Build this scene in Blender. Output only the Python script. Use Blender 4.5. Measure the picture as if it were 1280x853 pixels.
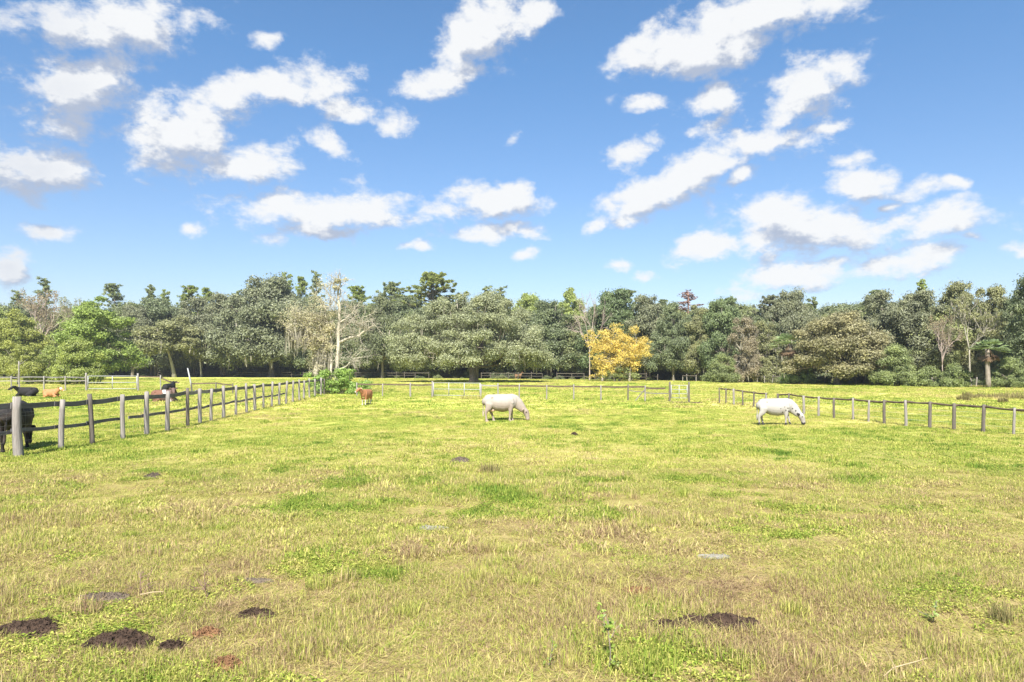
import bpy, math, random
import numpy as np
from mathutils import Vector

# ------------------------------------------------------------------ camera, sky, sun, exposure
SC = bpy.context.scene
for o in list(bpy.data.objects):
    bpy.data.objects.remove(o, do_unlink=True)
COL = SC.collection
F, H, YH = 853.0, 2.4, 461.0            # focal length in photo pixels, eye height, horizon row

cam_d = bpy.data.cameras.new('camera'); cam = bpy.data.objects.new('camera', cam_d); COL.objects.link(cam)
cam.location = (0, 0, H); cam.rotation_euler = (math.radians(90), 0, 0)
cam_d.sensor_width = 36; cam_d.lens = 36 * F / 1280; cam_d.shift_y = (YH - 426.5) / 1280
cam_d.clip_start = 0.1; cam_d.clip_end = 3000
SC.camera = cam

SUN_EL, SUN_AZ = math.radians(47), math.radians(186)    # azimuth clockwise from +Y: behind the camera, to the left
sd = Vector((math.sin(SUN_AZ) * math.cos(SUN_EL), math.cos(SUN_AZ) * math.cos(SUN_EL), math.sin(SUN_EL)))
sun_d = bpy.data.lights.new('sun', 'SUN'); sun_d.energy = 4.6; sun_d.angle = math.radians(5.0); sun_d.color = (1, .95, .86)
sun = bpy.data.objects.new('sun', sun_d); COL.objects.link(sun)
sun.rotation_euler = (-sd).to_track_quat('-Z', 'Y').to_euler(); sun.location = sd * 60

SC.view_settings.view_transform = 'Standard'; SC.view_settings.look = 'None'
SC.view_settings.gamma = 1; SC.view_settings.use_curve_mapping = False
SC.view_settings.exposure = 1.5
SC.cycles.max_bounces = 6; SC.cycles.diffuse_bounces = 4; SC.cycles.transmission_bounces = 4; SC.cycles.glossy_bounces = 2
SC.cycles.transparent_max_bounces = 4

class NT:
    """small helper for node trees"""
    def __init__(s, tree): s.t = tree
    def n(s, kind, **kw):
        nd = s.t.nodes.new(kind)
        ins = kw.pop('ins', {})
        for k, v in kw.items(): setattr(nd, k, v)
        for k, v in ins.items():
            sk = nd.inputs[k]
            if hasattr(v, 'links') or isinstance(v, bpy.types.NodeSocket): s.t.links.new(v, sk)
            else: sk.default_value = v
        return nd
    def math(s, op, a, b=None, c=None, clamp=False):
        ins = {0: a}
        if b is not None: ins[1] = b
        if c is not None: ins[2] = c
        return s.n('ShaderNodeMath', operation=op, use_clamp=clamp, ins=ins).outputs[0]
    def vmath(s, op, a, b=None):
        ins = {0: a}
        if b is not None: ins[1] = b
        nd = s.n('ShaderNodeVectorMath', operation=op, ins=ins)
        return nd.outputs['Value'] if op in ('LENGTH', 'DOT_PRODUCT') else nd.outputs[0]
    def mix(s, fac, a, b, mode='MIX'):
        nd = s.n('ShaderNodeMix', data_type='RGBA', blend_type=mode)
        for k, v in ((0, fac), (6, a), (7, b)):
            if isinstance(v, bpy.types.NodeSocket): s.t.links.new(v, nd.inputs[k])
            else: nd.inputs[k].default_value = v if k == 0 else (*v, 1) if len(v) == 3 else v
        return nd.outputs[2]
    def rng(s, v, a, b, c, d, smooth=False):
        nd = s.n('ShaderNodeMapRange', interpolation_type='SMOOTHSTEP' if smooth else 'LINEAR',
                 ins={0: v, 1: a, 2: b, 3: c, 4: d})
        nd.clamp = True
        return nd.outputs[0]
    def noise(s, vec, scale, detail=4, rough=.55, dist=0):
        return s.n('ShaderNodeTexNoise', ins={'Vector': vec, 'Scale': scale, 'Detail': detail, 'Roughness': rough,
                                              'Distortion': dist}).outputs[0]
    def ramp(s, fac, stops):
        nd = s.n('ShaderNodeValToRGB', ins={0: fac})
        el = nd.color_ramp.elements
        while len(el) < len(stops): el.new(.5)
        for e, (p, c) in zip(el, stops): e.position = p; e.color = (*c, 1)
        return nd.outputs[0]

# clouds: photo position and size of every cloud turned into azimuth and elevation
CLOUDS = [(150,22,110,34,0,1),(105,103,80,38,-6,1),(80,150,40,18,0,.7),(225,165,75,50,-10,1),(330,112,95,24,-8,1),(440,130,34,14,5,1),
 (310,200,66,20,-5,1),(45,212,72,36,0,1),(62,280,42,14,8,.9),(410,262,98,26,3,1),(405,294,62,13,4,.9),(345,242,32,10,0,.8),
 (610,255,78,20,-3,1),(615,290,62,12,-3,.9),(522,311,24,9,-8,.8),(600,42,62,44,-20,1),(545,98,38,20,-15,.9),(672,16,40,20,-20,.9),
 (330,45,22,11,-5,.75),(412,175,24,15,35,.8),(497,152,22,20,-20,.8),(870,52,105,36,-14,1.05),(960,15,95,30,-8,1),
 (898,120,42,24,-14,.95),(1008,112,66,34,-22,1.05),(808,127,22,11,10,.7),(785,188,32,16,-18,.85),(848,226,100,24,-22,1.05),
 (958,182,62,20,-5,1),(795,258,42,17,-22,.9),(925,228,30,11,-32,.8),(1055,194,28,10,-8,.75),(1070,226,46,19,-14,.95),
 (1150,228,38,11,-8,.75),(1005,285,98,38,4,1.1),(1175,272,82,22,-8,1),(878,312,52,15,-18,.9),(1130,325,62,19,-10,.95),
 (985,350,78,18,-10,.95),(1270,308,28,10,-5,.8),(660,315,18,7,0,.7),(770,336,20,8,-10,.65),(808,346,17,9,-15,.7),(1040,330,40,12,-12,.8),
 (8,330,26,26,0,.8),(230,289,14,8,0,.6),(640,165,12,7,-30,.5),(735,285,18,8,-25,.7),(1190,222,20,9,-5,.8),(1105,250,18,7,0,.7),(765,120,14,7,-10,.6),(1225,300,16,7,0,.6),(890,155,26,16,-30,.7),(1030,160,36,10,-15,.75)]

def cloud_group(name, blobs, detail):
    g = bpy.data.node_groups.new(name, 'ShaderNodeTree')
    g.interface.new_socket('Vector', in_out='INPUT', socket_type='NodeSocketVector')
    g.interface.new_socket('Density', in_out='OUTPUT', socket_type='NodeSocketFloat')
    T = NT(g)
    gi = T.n('NodeGroupInput'); go = T.n('NodeGroupOutput')
    v = gi.outputs[0]
    def cw(scale, amp, v):
        c = T.n('ShaderNodeTexNoise', ins={'Vector': v, 'Scale': scale, 'Detail': 3}).outputs['Color']
        c = T.vmath('SUBTRACT', c, (.5, .5, .5))
        c = T.n('ShaderNodeVectorMath', operation='SCALE', ins={0: c, 'Scale': amp}).outputs[0]
        return T.vmath('ADD', v, c)
    w = cw(9, .055, v)
    acc = None
    for (cx, cy, rx, ry, a, s) in blobs:
        def ae(px, py):
            X, Z = (px - 640) / F, (YH - py) / F
            return math.atan2(X, 1), math.atan2(Z, math.hypot(X, 1))
        c0 = ae(cx, cy); t = math.radians(a)
        e1 = ae(cx + rx * math.cos(t), cy + rx * math.sin(t)); e2 = ae(cx - ry * math.sin(t), cy + ry * math.cos(t))
        r1 = math.hypot(e1[0] - c0[0], e1[1] - c0[1]); r2 = math.hypot(e2[0] - c0[0], e2[1] - c0[1])
        th = math.atan2(e1[1] - c0[1], e1[0] - c0[0])
        wi = w if acc is None else T.n('ShaderNodeVectorMath', operation='MULTIPLY_ADD', ins={0: acc, 1: (1e-9, 1e-9, 1e-9), 2: w}).outputs[0]
        m = T.n('ShaderNodeMapping', vector_type='TEXTURE', ins={'Vector': wi, 'Location': (c0[0], c0[1], 0),
                'Rotation': (0, 0, th), 'Scale': (r1 * 1.58, r2 * 1.62, 1)}).outputs[0]
        d = T.math('MULTIPLY_ADD', T.vmath('LENGTH', m), -s, s)
        acc = d if acc is None else T.math('SMOOTH_MAX', acc, d, .12)
    st = T.vmath('MULTIPLY', v, (1, 1.5, 1))
    n1 = T.noise(st, 20, detail, .63, .1)
    n2 = T.noise(st, 6.5, 2, .5)
    n = T.math('ADD', T.math('MULTIPLY', n1, 2.3), T.math('MULTIPLY', n2, .9))
    out = T.math('ADD', T.math('MULTIPLY', acc, 1.25), T.math('SUBTRACT', n, 1.87))
    g.links.new(out, go.inputs[0])
    return g

world = bpy.data.worlds.new('World'); SC.world = world; world.use_nodes = True
W = NT(world.node_tree)
bg = world.node_tree.nodes['Background']; bg.inputs['Strength'].default_value = 0.06
sky = W.n('ShaderNodeTexSky', sky_type='NISHITA', sun_disc=False, sun_elevation=SUN_EL, sun_rotation=SUN_AZ,
          air_density=1.0, dust_density=.6, ozone_density=2.2)
dirv = W.n('ShaderNodeTexCoord').outputs['Generated']
sx = W.n('ShaderNodeSeparateXYZ', ins={0: dirv})
az = W.math('ARCTAN2', sx.outputs[0], sx.outputs[1]); el = W.math('ARCSINE', sx.outputs[2])
ve = W.n('ShaderNodeCombineXYZ', ins={0: az, 1: el, 2: 0.0}).outputs[0]
CG = cloud_group('cloud_field', CLOUDS, 9); CG2 = cloud_group('cloud_shade', [c for c in CLOUDS if c[3] >= 18], 4)
def dens(v, G):
    g = W.n('ShaderNodeGroup'); g.node_tree = G; world.node_tree.links.new(v, g.inputs[0]); return g.outputs[0]
d0 = dens(ve, CG)
d1 = dens(W.n('ShaderNodeVectorMath', operation='MULTIPLY_ADD', ins={0: d0, 1: (1e-9, 1e-9, 1e-9), 2: W.vmath('ADD', ve, (-.012, .028, 0))}).outputs[0], CG2)
alpha = W.rng(d0, -.08, .58, 0, 1, True)
alpha = W.math('MULTIPLY', alpha, W.rng(el, .02, .06, 0, .97))
lit = W.math('ADD', W.rng(W.math('SUBTRACT', d1, d0), -.45, .5, 1.05, 0), 0)
thick = W.rng(d0, .3, 1.0, 0, .35)
lit = W.math('SUBTRACT', W.math('SUBTRACT', lit, W.math('MULTIPLY', thick, .3)), W.rng(az, -.40, -.62, 0, .5), clamp=True)
lit = W.rng(lit, 0, .75, 0, 1, True)
ccol = W.mix(lit, (2.75, 3.15, 3.95), (5.65, 5.7, 5.75))
skyc = W.mix(1.0, sky.outputs[0], W.mix(W.rng(el, .04, .42, 0, 1), (.90, .86, .92), (.72, .97, 1.12)), 'MULTIPLY')
world.node_tree.links.new(W.mix(alpha, skyc, ccol), bg.inputs['Color'])

# ------------------------------------------------------------------ helpers
HAZE = .00022
def gp(px, py):
    D = F * H / (py - YH); return ((px - 640) / F * D, D, 0.0)
def at(px, D, z=0.0): return ((px - 640) / F * D, D, z)
def zat(py, D): return H + (YH - py) / F * D

def ground_z(x, y):
    z = (vnoise(x, y, 3.1, 1) - .5) * .07 + (vnoise(x, y, 1.1, 2) - .5) * .05
    return z * np.clip(1 - (np.asarray(y) - 35) / 10, 0, 1) * np.clip(1 - (np.abs(x) - 18) / 6, 0, 1)

def fast_mesh(name, V, faces, attrs=None, smooth=False):
    """V (n,3); faces: list of int arrays each (k,m)"""
    me = bpy.data.meshes.new(name)
    V = np.asarray(V, dtype=np.float32)
    faces = [np.asarray(f, dtype=np.int32) for f in faces if len(f)]
    loops = np.concatenate([f.ravel() for f in faces]); tot = np.concatenate([np.full(len(f), f.shape[1], np.int32) for f in faces])
    start = np.concatenate([[0], np.cumsum(tot)[:-1]]).astype(np.int32)
    me.vertices.add(len(V)); me.vertices.foreach_set('co', V.ravel())
    me.loops.add(len(loops)); me.loops.foreach_set('vertex_index', loops)
    me.polygons.add(len(tot)); me.polygons.foreach_set('loop_start', start)
    try: me.polygons.foreach_set('loop_total', tot)
    except Exception: pass
    me.polygons.foreach_set('use_smooth', np.full(len(tot), smooth, dtype=bool))
    me.update(calc_edges=True); me.validate()
    for k, (dom, arr) in (attrs or {}).items():
        a = me.attributes.new(k, 'FLOAT', dom); a.data.foreach_set('value', np.asarray(arr, np.float32))
    return me

class MB:
    def __init__(s): s.V = []; s.Q = []; s.T = []; s.n = 0; s.lq = []; s.lt = []
    def add(s, V, Q=None, T=None, lv=None):
        V = np.asarray(V, float); s.V.append(V)
        if Q is not None and len(Q):
            Q = np.asarray(Q); s.Q.append(Q + s.n); s.lq.append(np.full(len(Q), .5) if lv is None else np.broadcast_to(lv, len(Q)))
        if T is not None and len(T):
            T = np.asarray(T); s.T.append(T + s.n); s.lt.append(np.full(len(T), .5) if lv is None else np.broadcast_to(lv, len(T)))
        s.n += len(V)
    def tube(s, P, R, k=6, lv=None):
        P = np.asarray(P, float); n = len(P)
        R = np.broadcast_to(np.asarray(R, float), n)
        t = np.gradient(P, axis=0); t /= np.linalg.norm(t, axis=1)[:, None] + 1e-9
        ref = np.array([0, 1, 0.]) if abs(t[0][1]) < .9 else np.array([1., 0, 0])
        rings = []
        for i in range(n):
            a = np.cross(t[i], ref); a /= np.linalg.norm(a) + 1e-9; b = np.cross(t[i], a); ref = -b if False else ref
            th = np.arange(k) / k * 2 * math.pi
            rings.append(P[i] + R[i] * (np.cos(th)[:, None] * a + np.sin(th)[:, None] * b))
        V = np.concatenate(rings + [P[:1], P[-1:]])
        i, j = np.meshgrid(np.arange(n - 1), np.arange(k), indexing='ij'); i = i.ravel(); j = j.ravel(); j2 = (j + 1) % k
        Q = np.stack([i * k + j, i * k + j2, (i + 1) * k + j2, (i + 1) * k + j], 1)
        j = np.arange(k); j2 = (j + 1) % k
        T = np.concatenate([np.stack([j2, j, np.full(k, n * k)], 1), np.stack([(n - 1) * k + j, (n - 1) * k + j2, np.full(k, n * k + 1)], 1)])
        s.add(V, Q, T, lv)
    def loft(s, rings, k=16, hint=(0, 1, 0)):
        R = np.asarray(rings, float); P = R[:, :3]; n = len(P)
        t = np.gradient(P, axis=0); t /= np.linalg.norm(t, axis=1)[:, None] + 1e-9
        out = []
        hint = np.asarray(hint, float)
        for i in range(n):
            l = hint - t[i] * hint.dot(t[i]); l /= np.linalg.norm(l) + 1e-9; u = np.cross(t[i], l)
            th = np.arange(k) / k * 2 * math.pi
            out.append(P[i] + R[i, 3] * np.cos(th)[:, None] * l + R[i, 4] * np.sin(th)[:, None] * u)
        V = np.concatenate(out + [P[:1], P[-1:]])
        i, j = np.meshgrid(np.arange(n - 1), np.arange(k), indexing='ij'); i = i.ravel(); j = j.ravel(); j2 = (j + 1) % k
        Q = np.stack([i * k + j, (i + 1) * k + j, (i + 1) * k + j2, i * k + j2], 1)
        j = np.arange(k); j2 = (j + 1) % k
        T = np.concatenate([np.stack([j, j2, np.full(k, n * k)], 1), np.stack([(n - 1) * k + j2, (n - 1) * k + j, np.full(k, n * k + 1)], 1)])
        s.add(V, Q, T)
    def box_path(s, P, w, h):
        """a plank following points P, w thick, h tall"""
        P = np.asarray(P, float); n = len(P)
        t = np.gradient(P, axis=0); t[:, 2] *= 1; t /= np.linalg.norm(t, axis=1)[:, None] + 1e-9
        rings = []
        for i in range(n):
            a = np.cross(t[i], [0, 0, 1.]); a /= np.linalg.norm(a) + 1e-9; b = np.cross(a, t[i])
            rings.append([P[i] + sx * a * w / 2 + sz * b * h / 2 for sx, sz in ((-1, -1), (1, -1), (1, 1), (-1, 1))])
        V = np.array(rings).reshape(-1, 3); k = 4
        Q = [[i * k + j, i * k + (j + 1) % k, (i + 1) * k + (j + 1) % k, (i + 1) * k + j] for i in range(n - 1) for j in range(k)]
        Q += [[3, 2, 1, 0], [(n - 1) * k + j for j in range(4)]]
        s.add(V, Q)
    def leaves(s, P, N, size, rng, aspect=.6):
        n = len(P); P = np.asarray(P); N = N / (np.linalg.norm(N, axis=1)[:, None] + 1e-9)
        r = rng.normal(size=(n, 3)); U = np.cross(N, r); U /= np.linalg.norm(U, axis=1)[:, None] + 1e-9
        Vv = np.cross(N, U); sz = np.broadcast_to(size, n)[:, None] * rng.uniform(.7, 1.3, (n, 1))
        bend = N * sz * .18
        V = np.stack([P - U * sz - bend, P + Vv * sz * aspect + bend, P + U * sz - bend, P - Vv * sz * aspect + bend], 1).reshape(-1, 3)
        s.add(V, np.arange(n * 4).reshape(-1, 4), lv=rng.uniform(0, 1, n))
    def mesh(s, name, smooth=False):
        fs, lv = [], []
        if s.Q: fs.append(np.concatenate(s.Q)); lv.append(np.concatenate(s.lq))
        if s.T: fs.append(np.concatenate(s.T)); lv.append(np.concatenate(s.lt))
        return fast_mesh(name, np.concatenate(s.V), fs, {'lv': ('FACE', np.concatenate(lv))}, smooth)
    def build(s, name, mat, parent=None, smooth=False):
        me = s.mesh(name, smooth); me.materials.append(mat)
        return link(name, me, parent)

def link(name, me, parent=None, loc=None, rotz=0):
    o = bpy.data.objects.new(name, me); COL.objects.link(o)
    if parent is not None: o.parent = parent
    if loc is not None: o.location = loc
    if rotz: o.rotation_euler = (0, 0, rotz)
    return o
def tag(o, label, cat, group=None, kind=None):
    o['label'] = label; o['category'] = cat
    if group: o['group'] = group
    if kind: o['kind'] = kind
    return o
def thing(name, label, cat, loc=(0, 0, 0), rotz=0, group=None, scale=None):
    o = bpy.data.objects.new(name, None); COL.objects.link(o); o.location = loc; o.rotation_euler = (0, 0, rotz)
    o.empty_display_size = .3
    if scale is not None: o.scale = scale if hasattr(scale, '__len__') else (scale,) * 3
    return tag(o, label, cat, group)

_vn = {}
def vnoise(x, y, s, seed=0):
    """value noise 0..1, cells of s metres"""
    if seed not in _vn: _vn[seed] = np.random.default_rng(1000 + seed).uniform(0, 1, (256, 256))
    g = _vn[seed]; x = np.asarray(x) / s + 700.3; y = np.asarray(y) / s + 700.7
    xi = np.floor(x).astype(int); yi = np.floor(y).astype(int); fx = x - xi; fy = y - yi
    fx = fx * fx * (3 - 2 * fx); fy = fy * fy * (3 - 2 * fy)
    a = g[xi % 256, yi % 256]; b = g[(xi + 1) % 256, yi % 256]; c = g[xi % 256, (yi + 1) % 256]; d = g[(xi + 1) % 256, (yi + 1) % 256]
    return (a * (1 - fx) + b * fx) * (1 - fy) + (c * (1 - fx) + d * fx) * fy

# ------------------------------------------------------------------ materials
def new_mat(name):
    m = bpy.data.materials.new(name); m.use_nodes = True; m.node_tree.nodes.clear()
    return m, NT(m.node_tree)
def finish(T, shader):
    o = T.n('ShaderNodeOutputMaterial'); T.t.links.new(shader, o.inputs[0])
def leafy(T, col, trans=.35, gloss=.0):
    d = T.n('ShaderNodeBsdfDiffuse', ins={0: col}).outputs[0]
    tr = T.n('ShaderNodeBsdfTranslucent', ins={0: col}).outputs[0]
    sh = T.n('ShaderNodeMixShader', ins={0: trans, 1: d, 2: tr}).outputs[0]
    if gloss:
        g = T.n('ShaderNodeBsdfGlossy', ins={0: (1, 1, 1, 1), 'Roughness': .5}).outputs[0]
        sh = T.n('ShaderNodeMixShader', ins={0: gloss, 1: sh, 2: g}).outputs[0]
    finish(T, sh)
def lvattr(T): return T.n('ShaderNodeAttribute', attribute_name='lv').outputs['Fac']

def pasture_group():
    """dryness of the pasture as a function of the place"""
    g = bpy.data.node_groups.new('pasture_dryness', 'ShaderNodeTree')
    g.interface.new_socket('Dry', in_out='OUTPUT', socket_type='NodeSocketFloat')
    T = NT(g); go = T.n('NodeGroupOutput')
    p = T.n('ShaderNodeNewGeometry').outputs['Position']
    q = T.vmath('MULTIPLY', p, (1, .8, 0))
    n1 = T.noise(q, .09, 3, .5); n2 = T.noise(q, .55, 4, .6, .4); n3 = T.noise(q, 2.6, 3, .6)
    y = T.n('ShaderNodeSeparateXYZ', ins={0: p}).outputs[1]
    near = T.rng(y, 4, 18, .25, 0, True)
    s = T.math('ADD', T.math('MULTIPLY', n1, .75), T.math('MULTIPLY', n2, .75))
    s = T.math('ADD', s, T.math('MULTIPLY', n3, .45))
    s = T.math('ADD', T.math('SUBTRACT', s, .525), near)
    g.links.new(s, go.inputs[0]); return g
PG = pasture_group()
def dry_node(T):
    g = T.n('ShaderNodeGroup'); g.node_tree = PG; return g.outputs[0]
GRASS_STOPS = [(0.0, (.13, .23, .04)), (.26, (.27, .35, .06)), (.46, (.45, .465, .11)), (.62, (.55, .505, .17)),
               (.8, (.53, .415, .225)), (1.0, (.33, .225, .14))]

def mat_ground():
    m, T = new_mat('pasture_soil')
    p = T.n('ShaderNodeNewGeometry').outputs['Position']
    dry = dry_node(T)
    fine = T.noise(p, 9, 4, .7)
    dry = T.math('ADD', dry, T.math('MULTIPLY', T.math('SUBTRACT', fine, .5), .5))
    c = T.ramp(dry, GRASS_STOPS)
    y = T.n('ShaderNodeSeparateXYZ', ins={0: p}).outputs[1]
    soil = T.mix(T.noise(p, 4, 5, .65), (.065, .045, .025), (.27, .19, .10))
    c = T.mix(T.rng(y, 9, 45, .72, 0, True), c, soil)
    b = T.n('ShaderNodeBsdfDiffuse', ins={0: c}).outputs[0]; finish(T, b); return m
def mat_grass(name='pasture_grass', off=0.0, amp=.7, flick=(.55, 1.25)):
    m, T = new_mat(name)
    lv = lvattr(T); rnd = T.n('ShaderNodeObjectInfo').outputs['Random']
    d = T.math('ADD', dry_node(T), T.math('MULTIPLY', T.math('SUBTRACT', lv, .5), amp))
    d = T.math('ADD', d, T.math('MULTIPLY', T.math('SUBTRACT', rnd, .5), .18))
    c = T.ramp(T.math('ADD', d, off), GRASS_STOPS)
    c = T.n('ShaderNodeVectorMath', operation='SCALE', ins={0: c, 'Scale': T.rng(T.math('FRACT', T.math('MULTIPLY', lv, 7.3)), 0, 1, *flick)}).outputs[0]
    leafy(T, c, .42); return m
def mat_simple(name, c1, c2, scale=6, rough=.9, stretch=None, coord='Object', bump=0):
    m, T = new_mat(name)
    v = T.n('ShaderNodeTexCoord').outputs[coord]
    if stretch: v = T.vmath('MULTIPLY', v, stretch)
    n = T.noise(v, scale, 6, .65, 0 if stretch else .3)
    c = T.mix(T.rng(n, .3, .7, 0, 1), c1, c2)
    b = T.n('ShaderNodeBsdfPrincipled', ins={'Base Color': c, 'Roughness': rough})
    b.inputs['Specular IOR Level'].default_value = .2
    if bump:
        bn = T.n('ShaderNodeBump', ins={'Strength': bump, 'Height': n, 'Distance': .03}); T.t.links.new(bn.outputs[0], b.inputs['Normal'])
    finish(T, b.outputs[0]); return m
def mat_foliage(name, trans=.44, per_instance=False):
    """colour comes from the tree (object colour), each leaf spray a little different"""
    m, T = new_mat(name)
    oi = T.n('ShaderNodeObjectInfo'); lv = lvattr(T)
    if per_instance:
        base = T.ramp(oi.outputs['Random'], [(0, (.13, .155, .085)), (.35, (.15, .175, .09)), (.6, (.19, .215, .085)), (.8, (.175, .185, .105)), (1, (.23, .26, .09))])
    else: base = oi.outputs['Color']
    p = T.n('ShaderNodeNewGeometry').outputs['Position']
    patch = T.noise(p, .45, 3, .6)
    k = T.math('ADD', T.rng(lv, 0, 1, .85, 1.7), T.rng(patch, .3, .7, -.2, .28))
    c = T.n('ShaderNodeVectorMath', operation='SCALE', ins={0: base, 'Scale': k}).outputs[0]
    c = T.mix(T.math('MULTIPLY', T.rng(patch, .45, .75, 0, 1), .3), c, T.vmath('MULTIPLY', c, (1.25, 1.12, .8)))
    leafy(T, c, trans, .025); return m

M = {}
M['ground'] = mat_ground(); M['grass'] = mat_grass(); M['grass_dry'] = mat_grass('dry_grass', .17, .5); M['grass_green'] = mat_grass('fresh_grass', -.23, .4)
M['grass_short'] = mat_grass('short_grass', .025, .4, (.66, 1.12)); M['grass_rank'] = mat_grass('rank_grass', -.16, .5)
M['foliage'] = mat_foliage('foliage'); M['foliage_far'] = mat_foliage('foliage_woodland', .4, True)
M['bark'] = mat_simple('bark', (.13, .105, .08), (.27, .235, .195), 5, stretch=(1, 1, .25), bump=.6)
M['bark_pale'] = mat_simple('bark_pale', (.20, .18, .14), (.38, .35, .29), 4, stretch=(1, 1, .3), bump=.4)
M['bark_bleached'] = mat_simple('bark_bleached', (.29, .26, .19), (.50, .45, .36), 4, stretch=(1, 1, .3), bump=.4)
M['twig'] = mat_simple('twig', (.27, .21, .175), (.38, .31, .27), 2)
M['twig_red'] = mat_simple('twig_red', (.17, .105, .085), (.27, .17, .14), 2)
M['post'] = mat_simple('post_wood', (.13, .115, .105), (.31, .285, .26), 34, stretch=(1, 1, .05), bump=.5)
M['post_dark'] = mat_simple('post_wood_dark', (.06, .05, .04), (.16, .14, .12), 34, stretch=(1, 1, .05), bump=.5)
M['rail'] = mat_simple('rail_wood', (.075, .072, .068), (.19, .18, .175), 5, stretch=(.3, .3, 2), bump=.4)
M['rail_brown'] = mat_simple('rail_brown', (.06, .045, .03), (.14, .105, .075), 5, bump=.4)
M['rail_pale'] = mat_simple('rail_pale', (.18, .165, .15), (.28, .265, .245), 5, stretch=(.3, .3, 2))
M['wire'] = mat_simple('galvanised_wire', (.25, .25, .255), (.34, .34, .345), 3, .5)
M['gate'] = mat_simple('gate_metal', (.25, .255, .25), (.36, .365, .36), 3, .5)
M['dung'] = mat_simple('dark_soil', (.014, .009, .007), (.085, .055, .038), 14, bump=1)
M['dung_grey'] = mat_simple('grey_soil', (.05, .039, .03), (.165, .13, .10), 10, bump=1)
M['dung_red'] = mat_simple('reddish_soil', (.11, .055, .028), (.27, .15, .075), 12, bump=1)
M['sand'] = mat_simple('pale_ash', (.13, .125, .105), (.27, .26, .225), 12, bump=.8)
M['litter'] = mat_simple('forest_litter', (.035, .028, .018), (.09, .075, .04), .8, coord='Object')
M['dead_frond'] = mat_simple('dead_frond', (.10, .07, .045), (.21, .14, .09), 3)
M['straw'] = mat_simple('straw_stalk', (.27, .21, .12), (.40, .32, .2), 6)

# ------------------------------------------------------------------ ground
def treeline_y(px):            # photo row where pasture meets the wood
    return float(np.interp(px, [-300, 200, 600, 800, 1000, 1200, 1500], [470.4, 471, 473.6, 475.6, 479, 482.5, 485]))
def treeline_D(px): return min(F * H / (treeline_y(px) - YH), 195.0)

def ground():
    def axis(lo, hi, fine_lo, fine_hi, fine, coarse):
        a = np.arange(lo, fine_lo, coarse); b = np.arange(fine_lo, fine_hi, fine); c = np.arange(fine_hi, hi + coarse, coarse)
        return np.unique(np.concatenate([a, b, c]))
    xs = axis(-900, 900, -24, 24, .25, 12.0); ys = axis(-60, 1500, 3, 45, .25, 12.0)
    X, Y = np.meshgrid(xs, ys)
    Z = (vnoise(X, Y, 3.1, 1) - .5) * .07 + (vnoise(X, Y, 1.1, 2) - .5) * .05
    Z *= np.clip(1 - (Y - 35) / 10, 0, 1) * np.clip(1 - (np.abs(X) - 18) / 6, 0, 1)
    nx, ny = len(xs), len(ys)
    i, j = np.meshgrid(np.arange(ny - 1), np.arange(nx - 1), indexing='ij'); i = i.ravel(); j = j.ravel()
    Q = np.stack([i * nx + j, i * nx + j + 1, (i + 1) * nx + j + 1, (i + 1) * nx + j], 1)
    me = fast_mesh('ground', np.stack([X.ravel(), Y.ravel(), Z.ravel()], 1), [Q], smooth=True); me.materials.append(M['ground'])
    o = link('ground', me); o['kind'] = 'structure'; o['label'] = 'yellow green grazed pasture ground'
    # floor of the wood
    pts = [at(p, treeline_D(p) + 3) for p in range(-300, 1600, 50)]
    V = [(x, y, .012) for x, y, z in pts] + [(x * 1.6, y + 160, .012) for x, y, z in pts]; n = len(pts)
    Q = [[k, k + 1, n + k + 1, n + k] for k in range(n - 1)]
    me = fast_mesh('forest_floor', V, [Q]); me.materials.append(M['litter'])
    o = link('forest_floor', me); o['kind'] = 'structure'; o['label'] = 'dark leaf litter under the trees'
ground()

# ------------------------------------------------------------------ trees
def clump_leaves(mb, rng, C, R, n, size, flat=.75, up=.35):
    """leaf sprays on the shells of clumps C with radii R"""
    if size > .14: n = int(n * 1.5); size = size * .8
    C = np.asarray(C); R = np.asarray(R); w = R ** 2; idx = rng.choice(len(C), n, p=w / w.sum())
    d = rng.normal(size=(n, 3)); d /= np.linalg.norm(d, axis=1)[:, None]
    flip = (d[:, 2] < -.25) & (rng.uniform(size=n) < .7); d[flip, 2] *= -1
    r = R[idx][:, None] * (rng.uniform(.25, 1, (n, 1)) ** .45) * np.where(rng.uniform(size=(n, 1)) < .35, rng.uniform(.9, 1.7, (n, 1)), rng.uniform(.85, 1.1, (n, 1)))
    P = C[idx] + d * r * [1, 1, flat]
    N = d + rng.normal(size=(n, 3)) * .6 + [0, 0, up]
    mb.leaves(P, N, size, rng)
def dome_clumps(rng, Rx, z0, z1, n, cr, lobes=.18, ry=1.0, low=.25):
    C, R = [], []
    ph = rng.uniform(0, 6.28, 4)
    for k in range(int(n * 1.5)):
        a = rng.uniform(0, 2 * math.pi)
        e = math.asin(rng.uniform(0, 1) ** .8) if rng.uniform() > low else rng.uniform(-.12, .2)
        lob = 1 + lobes * (math.sin(3 * a + ph[0]) + .6 * math.sin(5 * a + ph[1] + 3 * e))
        s = rng.uniform(.72, 1.0) if rng.uniform() < .8 else rng.uniform(.3, .7)
        C.append((Rx * math.cos(e) * math.cos(a) * lob * s, Rx * ry * math.cos(e) * math.sin(a) * lob * s, z0 + (z1 - z0) * math.sin(e) * s * (.92 + .08 * lob)))
        R.append(cr * (.4 + .8 * rng.uniform() ** 1.6))
    return np.array(C), np.array(R)
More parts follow.
